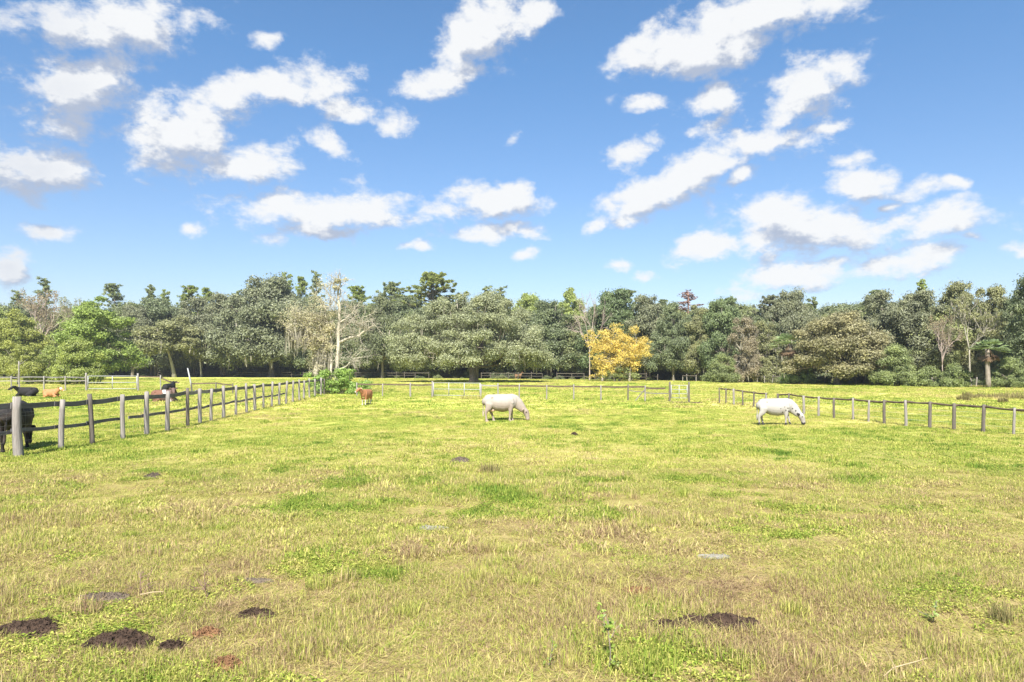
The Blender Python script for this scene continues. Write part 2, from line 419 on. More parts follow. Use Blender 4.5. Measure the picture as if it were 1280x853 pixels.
def curve(p0, p1, rng, sag=.12, n=6, lift=0):
    p0 = np.asarray(p0, float); p1 = np.asarray(p1, float); L = np.linalg.norm(p1 - p0)
    t = np.linspace(0, 1, n)[:, None]; o = rng.normal(size=3) * L * sag
    return p0 + (p1 - p0) * t + np.sin(t * math.pi) * (o + [0, 0, lift * L]) + np.sin(t * 2 * math.pi) * rng.normal(size=3) * L * sag * .4
def limbs(mb, rng, C, fork, r0, n, k=5):
    order = rng.permutation(len(C))[:n]
    for i in order:
        p = curve(fork + rng.normal(size=3) * r0 * .3, C[i], rng, .07, 6, .08)
        mb.tube(p, np.linspace(r0 * rng.uniform(.3, .55), r0 * .07, 6), k)
def trunk_tube(mb, rng, h, r, lean=0.0, base=(0, 0), n=7, k=8):
    t = np.linspace(0, 1, n); w = rng.normal(size=2) * .25
    P = np.stack([base[0] + lean * h * t ** 1.3 + np.sin(t * 4) * w[0] * r, base[1] + np.sin(t * 5) * w[1] * r, -.3 + (h + .3) * t], 1)
    R = r * (1 - .45 * t) * (1 + .6 * np.exp(-t * 9)); mb.tube(P, R, k); return P[-1]
def moss_strips(mb, rng, P, L, w):
    n = len(P); P = np.asarray(P); L = np.broadcast_to(L, n) * rng.uniform(.5, 1.4, n); a = rng.uniform(0, math.pi, n)
    d = np.stack([np.cos(a), np.sin(a), np.zeros(n)], 1) * (w * rng.uniform(.6, 1.4, n))[:, None]; sw = rng.normal(size=(n, 3)) * .12 * L[:, None]; sw[:, 2] = 0
    low = P - np.stack([0 * L, 0 * L, L], 1) + sw; mid = (P * .45 + low * .55)
    V = np.stack([P - d * .6, P + d * .6, mid + d, low + d * .2, low - d * .2, mid - d], 1).reshape(-1, 3); b = np.arange(n)[:, None] * 6
    mb.add(V, np.concatenate([b + [0, 1, 2, 5], b + [5, 2, 3, 4]]), lv=np.tile(rng.uniform(0, 1, n), 2))

KIT = {}           # each tree kind: dict part -> mesh
def kit(name, **parts):
    for pn, (mb, mat, sm) in parts.items():
        me = mb.mesh(name + '_' + pn, sm); me.materials.append(mat); parts[pn] = me
    KIT[name] = parts
def oak_kit(name, seed, Rx, z0, z1, n, cr, nleaf, size, th, tr, moss=0, lean=0, low=.25, pale=False, ry=1.0, multi=1):
    rng = np.random.default_rng(seed); C, R = dome_clumps(rng, Rx, z0, z1, n, cr, low=low, ry=ry)
    cb, tb = MB(), MB()
    clump_leaves(cb, rng, C, R, nleaf, size)
    for q in range(multi):
        bx = 0 if multi == 1 else rng.uniform(-1.4, 1.4)
        f = trunk_tube(tb, rng, th * rng.uniform(.85, 1.15), tr * (1 if multi == 1 else .65), lean + (0 if multi == 1 else rng.uniform(-.2, .2)), (bx, rng.uniform(-.8, .8) if multi > 1 else 0))
        limbs(tb, rng, C, f, tr, max(6, n // (3 * multi)))
    parts = dict(trunk=(tb, M['bark_pale'] if pale else M['bark'], True), crown=(cb, M['foliage'], False))
    if moss:
        mm = MB(); i = rng.choice(len(C), moss); d = rng.normal(size=(moss, 3)) * .6
        P = C[i] + d * R[i][:, None] * [1, 1, .2] - np.stack([0 * R[i], 0 * R[i], R[i] * .35], 1)
        moss_strips(mm, rng, P, 1.4, .13); parts['moss_clumps'] = (mm, M['moss'], False)
    kit(name, **parts)
mm_, T_ = new_mat('spanish_moss'); leafy(T_, T_.mix(lvattr(T_), (.20, .19, .14), (.34, .31, .25)), .3); M['moss'] = mm_

oak_kit('oak_a', 1, 7.5, 4.4, 18, 87, 2.02, 35625, 0.266, 4.5, .5, moss=66)
oak_kit('oak_b', 2, 7.0, 4.8, 18, 79, 1.94, 33250, 0.266, 5, .45, moss=44, multi=2)
oak_kit('oak_c', 3, 8.5, 4.0, 17, 101, 2.11, 40375, 0.266, 4, .55, moss=110)
oak_kit('oak_d', 4, 6.0, 4.0, 18, 72, 1.76, 28500, 0.252, 5.5, .4, moss=33, multi=3, low=.35)
oak_kit('broad_a', 5, 4.8, 4.8, 18.5, 66, 1.58, 23750, 0.252, 7, .3)
oak_kit('broad_b', 6, 5.5, 3.2, 18, 79, 1.50, 28500, 0.252, 6, .32, low=.4)
oak_kit('leaning', 7, 4.6, 7, 14, 49, 1.58, 19000, 0.252, 7, .3, moss=49, lean=-.16, pale=True)
oak_kit('mossy', 8, 5.0, 2.5, 17, 79, 1.50, 21375, 0.252, 5, .35, moss=400, low=.45, pale=True)
oak_kit('bush_a', 9, 3.4, 1.0, 6.5, 58, 1.10, 21375, 0.163, 2, .14, low=.45)
oak_kit('bush_b', 10, 3.2, .8, 6.2, 52, 1.06, 19000, 0.163, 2, .13, low=.5, multi=2)
oak_kit('young', 11, 3.0, 2.4, 6.5, 31, 0.97, 6175, 0.148, 3, .12, low=.3, pale=True)
oak_kit('shrub', 12, 2.6, .3, 2.6, 37, 0.79, 9975, 0.148, .6, .08, low=.5)

def pine_kit(name, seed, Ht, z0, Rx, nt, nleaf, red=False):
    rng = np.random.default_rng(seed); cb, tb = MB(), MB()
    P = np.stack([np.sin(np.linspace(0, 3, 9)) * rng.normal() * .3, np.zeros(9), np.linspace(-.3, Ht, 9)], 1)
    tb.tube(P, np.linspace(.26, .06, 9), 7)
    C = []; R = []
    for k in range(nt):
        f = rng.uniform(0, 1) ** .8; z = z0 + (Ht - z0) * f; a = rng.uniform(0, 6.28)
        r = Rx * max(.3, 1 - f ** (2.2 if 'wide' in name else 1.8)) * rng.uniform(.45, 1.05)
        c = np.array([math.cos(a) * r, math.sin(a) * r, min(z + r * rng.uniform(.15, .5), Ht + .2)]); p = curve((0, 0, z - .2), c, rng, .06, 5)
        tb.tube(p, np.linspace(.07, .02, 5), 4)
        for q in (2, 3, 4): C.append(p[q] + rng.normal(size=3) * .15); R.append(rng.uniform(.22, .48))
    C.append((0, 0, Ht + .2)); R.append(.4)
    C = np.array(C); R = np.array(R); idx = rng.choice(len(C), nleaf); d = rng.normal(size=(nleaf, 3)); d /= np.linalg.norm(d, axis=1)[:, None]
    cb.leaves(C[idx] + d * R[idx][:, None] * rng.uniform(.2, 1, (nleaf, 1)) + [0, 0, .1], d + rng.normal(size=(nleaf, 3)) * .7 + [0, 0, .3], .2, rng, .42)
    kit(name, trunk=(tb, M['twig_red'] if red else M['bark'], True), crown=(cb, M['foliage'], False))
pine_kit('pine_a', 21, 23, 11, 3.6, 60, 5000)
pine_kit('pine_b', 22, 23, 10, 4.0, 80, 6500)
pine_kit('pine_c', 23, 23, 13, 2.6, 34, 2400)
pine_kit('pine_wide', 24, 23, 14, 5.2, 90, 11000)
pine_kit('pine_dying', 25, 23, 13, 2.8, 40, 900, True)

def branchy(tb, rng, p, d, L, r, depth, spread=.55, up=.15, tips=None):
    n = 4; q = p + d * L + rng.normal(size=3) * L * .1
    pts = curve(p, q, rng, .05, n); tb.tube(pts, np.linspace(r, r * .6, n), 5 if r > .06 else 3)
    if depth == 0:
        if tips is not None: tips.append(q)
        return
    for k in range(3 if depth > 1 else 4):
        dd = d + rng.normal(size=3) * spread + [0, 0, up]; dd /= np.linalg.norm(dd)
        s = pts[rng.integers(1, n)] if k else q
        branchy(tb, rng, s, dd, L * rng.uniform(.55, .8), r * .6, depth - 1, spread, up, tips)
def bare_kit(name, seed, mat, Ht=17, th=5, depth=4, leaves=0, moss=0):
    rng = np.random.default_rng(seed); tb = MB(); tips = []
    f = trunk_tube(tb, rng, th, .26)
    for k in range(4):
        d = np.array([rng.normal() * .35, rng.normal() * .35, 1]); d /= np.linalg.norm(d)
        branchy(tb, rng, f, d, Ht * .27, .17, depth, .42, .2, tips)
    parts = dict(trunk=(tb, mat, True)); tips = np.array(tips)
    if leaves:
        cb = MB(); clump_leaves(cb, rng, tips, np.full(len(tips), .55), leaves, .22); parts['crown'] = (cb, M['foliage'], False)
    if moss:
        mm = MB(); moss_strips(mm, rng, tips[rng.choice(len(tips), moss)], 1.3, .12); parts['moss_clumps'] = (mm, M['moss'], False)
    kit(name, **parts)
bare_kit('bare_grey', 31, M['twig'], 18, 6, 4)
bare_kit('bare_brown', 32, M['twig'], 17, 5, 4, leaves=1500)
bare_kit('snag', 33, M['bark_pale'], 16, 7, 3, leaves=2200, moss=143)

def palm_kit():
    rng = np.random.default_rng(41); tb, cb, db = MB(), MB(), MB(); h = 7
    P = np.stack([np.sin(np.linspace(0, 2, 7)) * .15, np.zeros(7), np.linspace(-.3, h, 7)], 1); tb.tube(P, np.linspace(.26, .2, 7), 8)
    for mb, n, lo, hi in ((cb, 44, -.35, 1.35), (db, 12, -1.5, -1.1)):
        for k in range(n):
            a = rng.uniform(0, 6.28); e = rng.uniform(lo, hi); d = np.array([math.cos(a) * math.cos(e), math.sin(a) * math.cos(e), math.sin(e)])
            s = np.array([0, 0, h]); L = rng.uniform(1.0, 1.4); c = s + d * L + [0, 0, -.15]
            mb.tube([s, (s + c) / 2 + [0, 0, .06], c], [.03, .025, .02], 3)
            side = np.cross(d, [0, 0, 1.]); side /= np.linalg.norm(side) + 1e-6; upv = np.cross(side, d)
            for b in np.linspace(-1.25, 1.25, 13):       # fan of leaflets, drooping at the tip
                v = d * math.cos(b) + side * math.sin(b) + upv * .15; l = rng.uniform(.7, .95); w = np.cross(v, upv); w /= np.linalg.norm(w) + 1e-6
                m1 = c + v * l * .55; t1 = c + v * l + [0, 0, -.22 * l]
                mb.add([c, m1 + w * .085, t1, m1 - w * .085], [[0, 1, 2, 3]], lv=rng.uniform())
    kit('palm', trunk=(tb, M['bark'], True), crown=(cb, M['foliage'], False), dead_fronds=(db, M['dead_frond'], False))
palm_kit()

def put_tree(kname, name, px, D, top, label, col=(.085, .1, .055), width=None, group=None, cat='tree', rot=None, base_h=None):
    """stand a tree of a kind at photo column px, D metres off, its top at photo row top"""
    parts = KIT[kname]; me = parts.get('crown') or parts['trunk']
    co = np.empty(len(me.vertices) * 3, np.float32); me.vertices.foreach_get('co', co); co = co.reshape(-1, 3)
    ht = np.percentile(co[:, 2], 99.7) if 'pine' not in kname else co[:, 2].max(); rad = np.percentile(np.abs(co[:, :2]), 97)
    sz = zat(top, D) / ht; sxy = sz if width is None else (width / F * D / 2) / rad
    r = thing(name, label, cat, at(px, D), (px * 1.7) % 6.28 if rot is None else rot, group, (sxy, sxy, sz))
    for pn, m in parts.items():
        o = link(pn, m, r)
        o.color = (*col, 1)
    return r

GG = (0.183, 0.195, 0.115)     # grey green of live oaks
DG = (0.144, 0.173, 0.088); OG = (0.201, 0.207, 0.098); LG = (0.231, 0.275, 0.077); BG = (.20, .26, .065); YG = (0.252, 0.273, 0.074); BR = (0.253, 0.209, 0.132)
TL = treeline_D
WOOD = 'trees along the edge of the wood'
# kind, name, px, extra distance beyond the wood's edge (or absolute), top row, width px, colour, label
ROWS = [
 ('broad_b','broadleaf_tree',-30,-25,372,80,LG,'light green broadleaf tree cut by the left edge of the photo'),
 ('broad_b','broadleaf_tree',18,-45,388,62,YG,'yellowish green tree behind the small shrubs at the far left end of the wood'),
 ('bare_brown','bare_tree',52,-20,362,70,BR,'brownish leafless tree above the bushes left of the bright green tree'),
 ('bare_brown','bare_tree',84,-22,372,52,OG,'half bare olive tree touching the left side of the bright green tree'),
 ('broad_b','broadleaf_tree',120,-52,374,78,BG,'bright green bushy tree, tallest behind the farthest gate'),
 ('oak_b','oak_tree',168,-5,384,52,GG,'grey green oak just right of the bright green tree'),
 ('oak_d','oak_tree',190,0,374,70,DG,'dark oak between the bright green tree and the leaning pale trunk'),
 ('leaning','oak_tree',218,-14,398,66,OG,'smaller olive oak with a pale trunk leaning over the pasture edge'),
 ('oak_a','oak_tree',243,2,374,70,GG,'grey green oak behind the white leaning pole'),
 ('leaning','oak_tree',252,-10,412,34,OG,'slim low oak on two pale thin trunks behind the white leaning pole'),
 ('oak_b','oak_tree',283,0,370,78,GG,'oak left of the biggest dark dome, pale forked trunk at its foot'),
 ('oak_c','oak_tree',338,-4,350,112,(.17,.186,.11),'large dark grey green dome shaped oak behind the end of the near left fence'),
 ('oak_a','oak_tree',392,4,372,70,DG,'dark oak directly behind the mossy half dead tree'),
 ('oak_d','oak_tree',446,2,378,60,DG,'dark green oak just right of the mossy half dead tree'),
 ('oak_a','oak_tree',478,-6,372,62,(.14,.158,.08),'olive green oak left of the huge spreading oak'),
 ('broad_a','broadleaf_tree',512,8,372,50,DG,'dark tree peeping out at the left flank of the huge spreading oak'),
 ('broad_a','broadleaf_tree',655,18,368,44,LG,'light green crown rising behind the right shoulder of the huge oak'),
 ('oak_d','oak_tree',690,0,378,66,DG,'dark oak filling the gap between the huge oak and the bare grey tree'),
 ('broad_b','broadleaf_tree',712,16,362,50,LG,'light green treetop just left of the bare grey tree'),
 ('bare_grey','bare_tree',737,-9,364,48,BR,'bare grey leafless tree above the yellow tree on its left'),
 ('oak_b','oak_tree',768,4,364,70,(.12,.16,.07),'dense green oak standing right behind the yellow tree'),
 ('oak_d','oak_tree',812,0,372,60,GG,'grey green oak just right of the yellow tree'),
 ('oak_a','oak_tree',842,-3,380,56,DG,'dark low oak left of the reddish dying pine'),
 ('broad_b','broadleaf_tree',872,-1,384,46,OG,'olive tree at the foot of the reddish dying pine'),
 ('oak_b','oak_tree',905,0,374,58,(.14,.18,.08),'green oak with a tuft of hanging moss left of the beige mossy tree'),
 ('mossy','mossy_tree',930,-7,398,42,(.23,.20,.13),'beige moss draped tree with a thin pale trunk near the start of the right fence'),
 ('mossy','mossy_tree',954,-3,404,46,OG,'olive moss draped tree just left of the palm that stands behind the spotted cow'),
 ('oak_c','oak_tree',988,6,366,64,GG,'grey green dome shaped oak rising above the palm behind the spotted cow'),
 ('oak_c','oak_tree',1048,-10,392,112,(.235,.22,.12),'broad pale olive oak, its beige crown low and rounded, right of the palm'),
 ('oak_a','oak_tree',1100,4,366,76,GG,'grey green oak behind the round bush and the pale olive oak'),
 ('oak_b','oak_tree',1148,2,366,72,GG,'grey green oak behind the low vine thicket on the right'),
 ('bare_brown','bare_tree',1178,-6,394,44,BR,'thin brownish bare tree left of the white snag'),
 ('oak_d','oak_tree',1200,5,356,60,OG,'tall olive crown behind the white snag'),
 ('snag','dead_tree',1212,-5,366,52,OG,'white trunked snag hung with moss on the right side of the wood'),
 ('mossy','mossy_tree',1240,1,360,52,OG,'mossy olive tree towering over the right hand palm'),
 ('oak_a','oak_tree',1268,0,376,60,DG,'dark oak right of the right hand palm'),
 ('broad_a','broadleaf_tree',1296,-8,342,58,DG,'tall dark tree cut by the right edge of the photo'),
 ('oak_b','oak_tree',1345,0,366,80,GG,None),('oak_a','oak_tree',-75,-10,372,80,GG,None),
]
for kn, nm, px, dd, top, wd, col, lab in ROWS:
    if lab is None: continue
    put_tree(kn, nm, px, TL(px) + 4 + dd, top, lab, col, wd, WOOD, rot=None)
BUSH = [('young','young_tree',22,104,432,44,YG,'thin yellow green young tree at the left edge with a pale stem','young tree'),
 ('bush_b','bush',62,107,434,40,(.22,.26,.07),'smaller round green bush beside the young tree at the left','bush'),
 ('bush_a','bush',96,104,426,48,(.24,.28,.075),'larger round green bush between the young tree and the farthest gate','bush'),
 ('bush_a','bush',1118,TL(1118)-8,433,44,(.20,.235,.095),'rounded dense green bush at the foot of the right part of the wood','bush'),
 ('bush_b','bush',905,TL(905)-8,444,40,(.18,.21,.085),'low leafy bush left of the beige mossy tree','bush'),
 ('bush_b','bush',1000,TL(1000)-8,446,36,(.15,.21,.08),'low bush under the palm behind the spotted cow','bush'),
 ('shrub','shrub',1160,TL(1160)-8,459,40,(.19,.225,.085),'low vine covered thicket between the round bush and the white snag','bush'),
 ('shrub','shrub',1192,TL(1192)-8,456,34,(.165,.20,.075),'dark vine thicket at the foot of the thin brownish bare tree','bush'),
 ('bush_b','bush',1262,TL(1262)-8,448,40,(.17,.205,.08),'dark green bush at the right edge under the dark oak','bush')]
for kn, nm, px, D, top, wd, col, lab, cat in BUSH: put_tree(kn, nm, px, D, top, lab, col, wd, cat=cat)
put_tree('palm', 'palm_tree', 986, TL(986) - 9, 417, 'cabbage palm behind the spotted cow, shaggy brown dead fronds below', (.25, .31, .15), 40, 'cabbage palms', 'palm')
put_tree('palm', 'palm_tree', 1236, TL(1236) - 9, 424, 'cabbage palm beside the white snag on the right', (.21, .27, .13), 40, 'cabbage palms', 'palm', rot=2)
PG_ = (.215, .25, .115); PB_ = (.24, .29, .085)
PINES = [('pine_c',22,362,26,PG_,'short pine top at the far left above the yellowish green tree'),('pine_c',56,346,28,PG_,'thin tall pine above the brownish leafless tree'),
 ('pine_b',142,354,36,PG_,'pine top just behind the bright green tree'),('pine_a',188,355,34,PG_,'leftmost of the four round pine tops left of the dark dome oak'),
 ('pine_a',206,361,24,LG,'yellowish lower pine top beside the round pine tops'),('pine_b',236,356,36,LG,'bushy pine top above the white leaning pole'),
 ('pine_b',259,359,30,LG,'light green pine top right of the white leaning pole'),('pine_c',297,362,24,PG_,'small pine top left of the dark dome oak'),
 ('pine_a',357,339,30,PB_,'pine top peeping over the dark dome oak'),('pine_b',377,345,26,LG,'yellow green pine top between the dome oak and the mossy half dead tree'),
 ('pine_c',395,337,22,PG_,'slender pine spire left of the mossy half dead tree top'),('pine_b',448,357,40,PB_,'bright green pine right behind the mossy half dead tree top'),
 ('pine_wide',490,351,48,PG_,'open dark pine crown left of the tallest wide crown'),('pine_wide',542,339,72,(.23,.26,.08),'tallest wide open crown above the left shoulder of the huge oak'),
 ('pine_c',608,356,26,PG_,'small pine top over the middle of the huge oak'),('pine_c',626,357,26,PG_,'thin pine top over the right half of the huge oak'),
 ('pine_b',782,362,40,PG_,'dark pine top above the yellow tree'),('pine_b',826,374,30,PG_,'low dark pine top right of the yellow tree'),
 ('pine_dying',860,362,38,(.24,.15,.11),'reddish brown dying pine with few needles'),('pine_a',915,370,26,PG_,'pine top above the beige moss draped tree'),
 ('pine_wide',962,368,44,GG,'thin grey pine crown left of the dome oak behind the palm'),('pine_a',1016,370,26,PG_,'small round pine top left of the pale olive oak'),
 ('pine_b',1092,362,38,PG_,'pine top above the round bush'),('pine_a',1152,348,28,PB_,'tall green pine top above the low vine thicket')]
for kn, px, top, wd, col, lab in PINES:
    put_tree(kn, 'pine_tree', px, TL(px) + 17, top, lab, col, wd, 'pines rising behind the edge of the wood', 'pine')

def huge_oak():
    rng = np.random.default_rng(77); D = 122; cx = at(592, D)
    root = thing('oak_tree', 'huge spreading live oak standing alone in front of the wood with hanging moss', 'tree', cx)
    tb, cb, mm = MB(), MB(), MB()
    C1, R1 = dome_clumps(rng, 13.6, 5.2, 16.2, 300, 1.5, .07, .8, .2)
    # skirt of low hanging sprays
    a = rng.uniform(0, 6.28, 80); C2 = np.stack([np.cos(a) * rng.uniform(9, 14, 80), np.sin(a) * rng.uniform(7, 11, 80), rng.uniform(2.9, 6.5, 80)], 1); R2 = rng.uniform(1, 1.7, 80)
    C = np.concatenate([C1, C2]); R = np.concatenate([R1, R2])
    clump_leaves(cb, rng, C, R, 90000, .19, .65)
    for k in range(3):
        f = trunk_tube(tb, rng, 3.2, .55, (-.1, .08, .0)[k], ((-.3, 0), (.35, .1), (0, -.1))[k], k=10)
        for i in rng.permutation(len(C))[:26]:
            tb.tube(curve(f + rng.normal(size=3) * .15, C[i], rng, .06, 8, .06), np.linspace(rng.uniform(.16, .32), .03, 8), 6)
    i = rng.choice(len(C), 330); P = C[i] + rng.normal(size=(330, 3)) * R[i][:, None] * [.6, .6, .15] - np.stack([0 * R[i], 0 * R[i], R[i] * .45], 1)
    P[:, 2] = np.maximum(P[:, 2], 2.6); moss_strips(mm, rng, P, np.minimum(1.5, P[:, 2] * .4), .10)
    tb.build('trunk', M['bark'], root, True); c = cb.build('crown', M['foliage'], root); c.color = (.235, .252, .145, 1); mm.build('moss_clumps', M['moss'], root)
huge_oak()

def yellow_tree():
    rng = np.random.default_rng(78); D = 128; root = thing('yellow_tree', 'tree with bright golden yellow autumn leaves on several thin stems', 'tree', at(773, D))
    tb, cb, gb = MB(), MB(), MB(); s = D / F
    C, R = [], []
    for (px, py, w, n) in ((752, 434, 20, 46), (772, 428, 24, 56), (796, 436, 17, 40), (756, 452, 19, 34), (786, 450, 18, 28), (750, 462, 12, 8)):
        for k in range(n):
            C.append(((px - 773) * s * .95 + rng.normal() * w * s * .47, rng.normal() * 1.5, zat(py + 2, D) + rng.normal() * w * s * .42)); R.append(rng.uniform(.35, .9))
    C = np.array(C); R = np.array(R); clump_leaves(cb, rng, C, R * 1.25, 19000, .125)
    for (b, top) in ((-3, -2.6), (-.6, -.8), (.2, .6), (2.0, 2.6)):
        f = trunk_tube(tb, rng, 4.6, .2, (top - b) / 5, (b, rng.normal() * .4))
        for i in rng.permutation(len(C))[:14]: tb.tube(curve(f, C[i], rng, .07, 5), np.linspace(.09, .02, 5), 4)
    Cg = np.stack([rng.uniform(-3.4, 3.2, 18), rng.normal(size=18), rng.uniform(.4, 3.4, 18)], 1); clump_leaves(gb, rng, Cg, rng.uniform(.4, .8, 18), 3000, .16)
    tb.build('trunk', M['bark_pale'], root, True); c = cb.build('crown', M['foliage'], root); c.color = (.48, .385, .105, 1)
    c = gb.build('undergrowth', M['foliage'], root); c.color = (.21, .24, .09, 1)
yellow_tree()

def half_dead_tree():
    rng = np.random.default_rng(79); D = 65.5; s = D / F; X0 = 421
    root = thing('half_dead_tree', 'half dead pale tree draped with moss at the far end of the near left fence', 'tree', at(X0, D))
    def L(px, py, y=0): return np.array([(px - X0) * s, y, zat(py, D)])
    tb, cb, mm, vb = MB(), MB(), MB(), MB(); tips = []
    def br(pts, r0, r1, twigs=0):
        P = np.array([L(*p) for p in pts]); t = np.linspace(0, 1, len(P)); tt = np.linspace(0, 1, len(P) * 3)
        Q = np.stack([np.interp(tt, t, P[:, i]) for i in range(3)], 1) + rng.normal(size=(len(tt), 3)) * .025
        tb.tube(Q, np.linspace(r0 * 1.35, r1 * 1.3, len(Q)), 7)
        for k in range(int(twigs * 2.2)):
            i = rng.integers(len(Q) // 3, len(Q)); d = rng.normal(size=3) + [0, 0, .3]; d /= np.linalg.norm(d)
            branchy(tb, rng, Q[i], d, rng.uniform(.5, 1.2), max(r1 * .9, .026), 2, .6, .1, tips)
        return Q
    br([(419.5, 500), (420, 476), (423, 432), (424.5, 385), (422, 366), (426, 350)], .19, .04, 10)
    br([(413, 500), (413.5, 470), (414.5, 430), (407, 395), (405, 380)], .15, .04, 12)
    br([(396, 500), (396, 470), (393, 440, .2), (398, 420, .3), (392, 400, .3)], .24, .05, 10)
    br([(403, 500), (404, 470), (410, 430), (398, 405)], .14, .04, 8)
    br([(424, 428), (436, 423), (448, 419, .4), (458, 411, .5), (466, 406, .6)], .10, .03, 12)
    br([(448, 419, .4), (449, 408, .4), (450, 400, .2)], .05, .02, 5)
    br([(424, 404), (433, 398), (441, 390), (443, 384)], .07, .02, 8)
    br([(423, 415), (431, 409), (438, 403)], .06, .02, 6)
    br([(414.5, 430), (398, 424, -.3), (384, 412, -.5), (372, 404, -.6), (360, 412, -.7)], .10, .03, 14)
    br([(407, 398), (393, 404, -.3), (378, 398, -.4), (370, 395, -.4)], .07, .02, 9)
    br([(421, 462), (432, 459), (440, 452, -.3), (445, 447, -.3)], .06, .02, 8)
    br([(424.5, 385), (416, 374), (410, 366)], .06, .02, 6)
    tips_a = np.array(tips)
    px = (tips_a[:, 0] / s + X0)
    sel = tips_a[(px < 412) & (rng.uniform(size=len(px)) < .8)]
    clump_leaves(cb, rng, sel, np.full(len(sel), .40), 5200, .07)
    C = np.array([L(px_, py_, rng.normal() * .4) for px_, py_ in zip(rng.uniform(382, 416, 40), rng.uniform(392, 440, 40))]); clump_leaves(cb, rng, C, rng.uniform(.25, .55, 40), 4200, .07)
    Ct = np.array([L(px_, py_, rng.normal() * .3) for px_, py_ in zip(rng.uniform(419, 432, 9), rng.uniform(347, 362, 9))]); clump_leaves(cb, rng, Ct, np.full(9, .3), 500, .08)
    # moss
    P = np.array([L(rng.uniform(360, 390), rng.uniform(408, 420), rng.uniform(-1, .2)) for k in range(150)]); moss_strips(mm, rng, P, 1.5, .055)
    P2 = tips_a[rng.choice(len(tips_a), 130)]; moss_strips(mm, rng, P2, .8, .045)
    P3 = np.array([L(rng.uniform(391, 412), rng.uniform(425, 452), rng.uniform(-.3, .4)) for k in range(70)]); moss_strips(mm, rng, P3, 1.4, .06)
    tb.build('trunk', M['bark_bleached'], root, True); c = cb.build('crown', M['foliage'], root); c.color = (.37, .345, .22, 1); mm.build('moss_clumps', M['moss'], root)
    b = thing('bush', 'bright green leafy bush around the foot of the mossy half dead tree', 'bush', at(424, 64.6)); bb, sb = MB(), MB()
    Cb = []
    for (x0, x1, y0, y1, n) in ((386, 412, 466, 488, 26), (424, 440, 464, 490, 34), (436, 456, 478, 494, 30), (408, 426, 478, 492, 14)):
        for k in range(n): Cb.append(((rng.uniform(x0, x1) - 424) * s, rng.normal() * .7, zat(rng.uniform(y0, y1), 64.6)))
    Cb = np.array(Cb); clump_leaves(bb, rng, Cb, rng.uniform(.25, .55, len(Cb)), 9000, .085)
    for i in rng.permutation(len(Cb))[:26]: sb.tube(curve((Cb[i][0] * .6, 0, -.1), Cb[i], rng, .06, 4), np.linspace(.03, .01, 4), 4)
    sb.build('stem', M['bark'], b); c = bb.build('foliage', M['foliage'], b); c.color = (.20, .29, .07, 1)
half_dead_tree()

# ------------------------------------------------------------------ scattered stuff by geometry nodes
def scatter(name, label, sources, P, rotz, scl, idx, kind_cat, tilt=None):
    src = bpy.data.collections.new(name + '_kinds')
    for k, me in enumerate(sources): src.objects.link(bpy.data.objects.new('%s_kind_%02d' % (name, k), me))
    n = len(P); me = bpy.data.meshes.new(name); me.vertices.add(n); me.vertices.foreach_set('co', np.asarray(P, np.float32).ravel())
    a = me.attributes.new('rot', 'FLOAT_VECTOR', 'POINT'); R = np.zeros((n, 3), np.float32); R[:, 2] = rotz
    if tilt is not None: R[:, :2] = tilt
    a.data.foreach_set('vector', R.ravel())
    a = me.attributes.new('scl', 'FLOAT_VECTOR', 'POINT'); a.data.foreach_set('vector', np.asarray(scl, np.float32).ravel())
    a = me.attributes.new('idx', 'INT', 'POINT'); a.data.foreach_set('value', np.asarray(idx, np.int32))
    o = link(name, me); tag(o, label, kind_cat, kind='stuff')
    g = bpy.data.node_groups.new(name + '_scatter', 'GeometryNodeTree')
    g.interface.new_socket('Geometry', in_out='INPUT', socket_type='NodeSocketGeometry'); g.interface.new_socket('Geometry', in_out='OUTPUT', socket_type='NodeSocketGeometry')
    N = g.nodes; gi = N.new('NodeGroupInput'); go = N.new('NodeGroupOutput'); ip = N.new('GeometryNodeInstanceOnPoints')
    ci = N.new('GeometryNodeCollectionInfo'); ci.inputs[0].default_value = src; ci.inputs['Separate Children'].default_value = True; ci.inputs['Reset Children'].default_value = True
    def na(nm, dt):
        x = N.new('GeometryNodeInputNamedAttribute'); x.data_type = dt; x.inputs[0].default_value = nm; return x.outputs[0]
    lk = g.links.new
    lk(gi.outputs[0], ip.inputs['Points']); lk(ci.outputs[0], ip.inputs['Instance']); ip.inputs['Pick Instance'].default_value = True
    lk(na('idx', 'INT'), ip.inputs['Instance Index']); lk(na('rot', 'FLOAT_VECTOR'), ip.inputs['Rotation']); lk(na('scl', 'FLOAT_VECTOR'), ip.inputs['Scale'])
    lk(ip.outputs[0], go.inputs[0])
    md = o.modifiers.new('scatter', 'NODES'); md.node_group = g
    return o

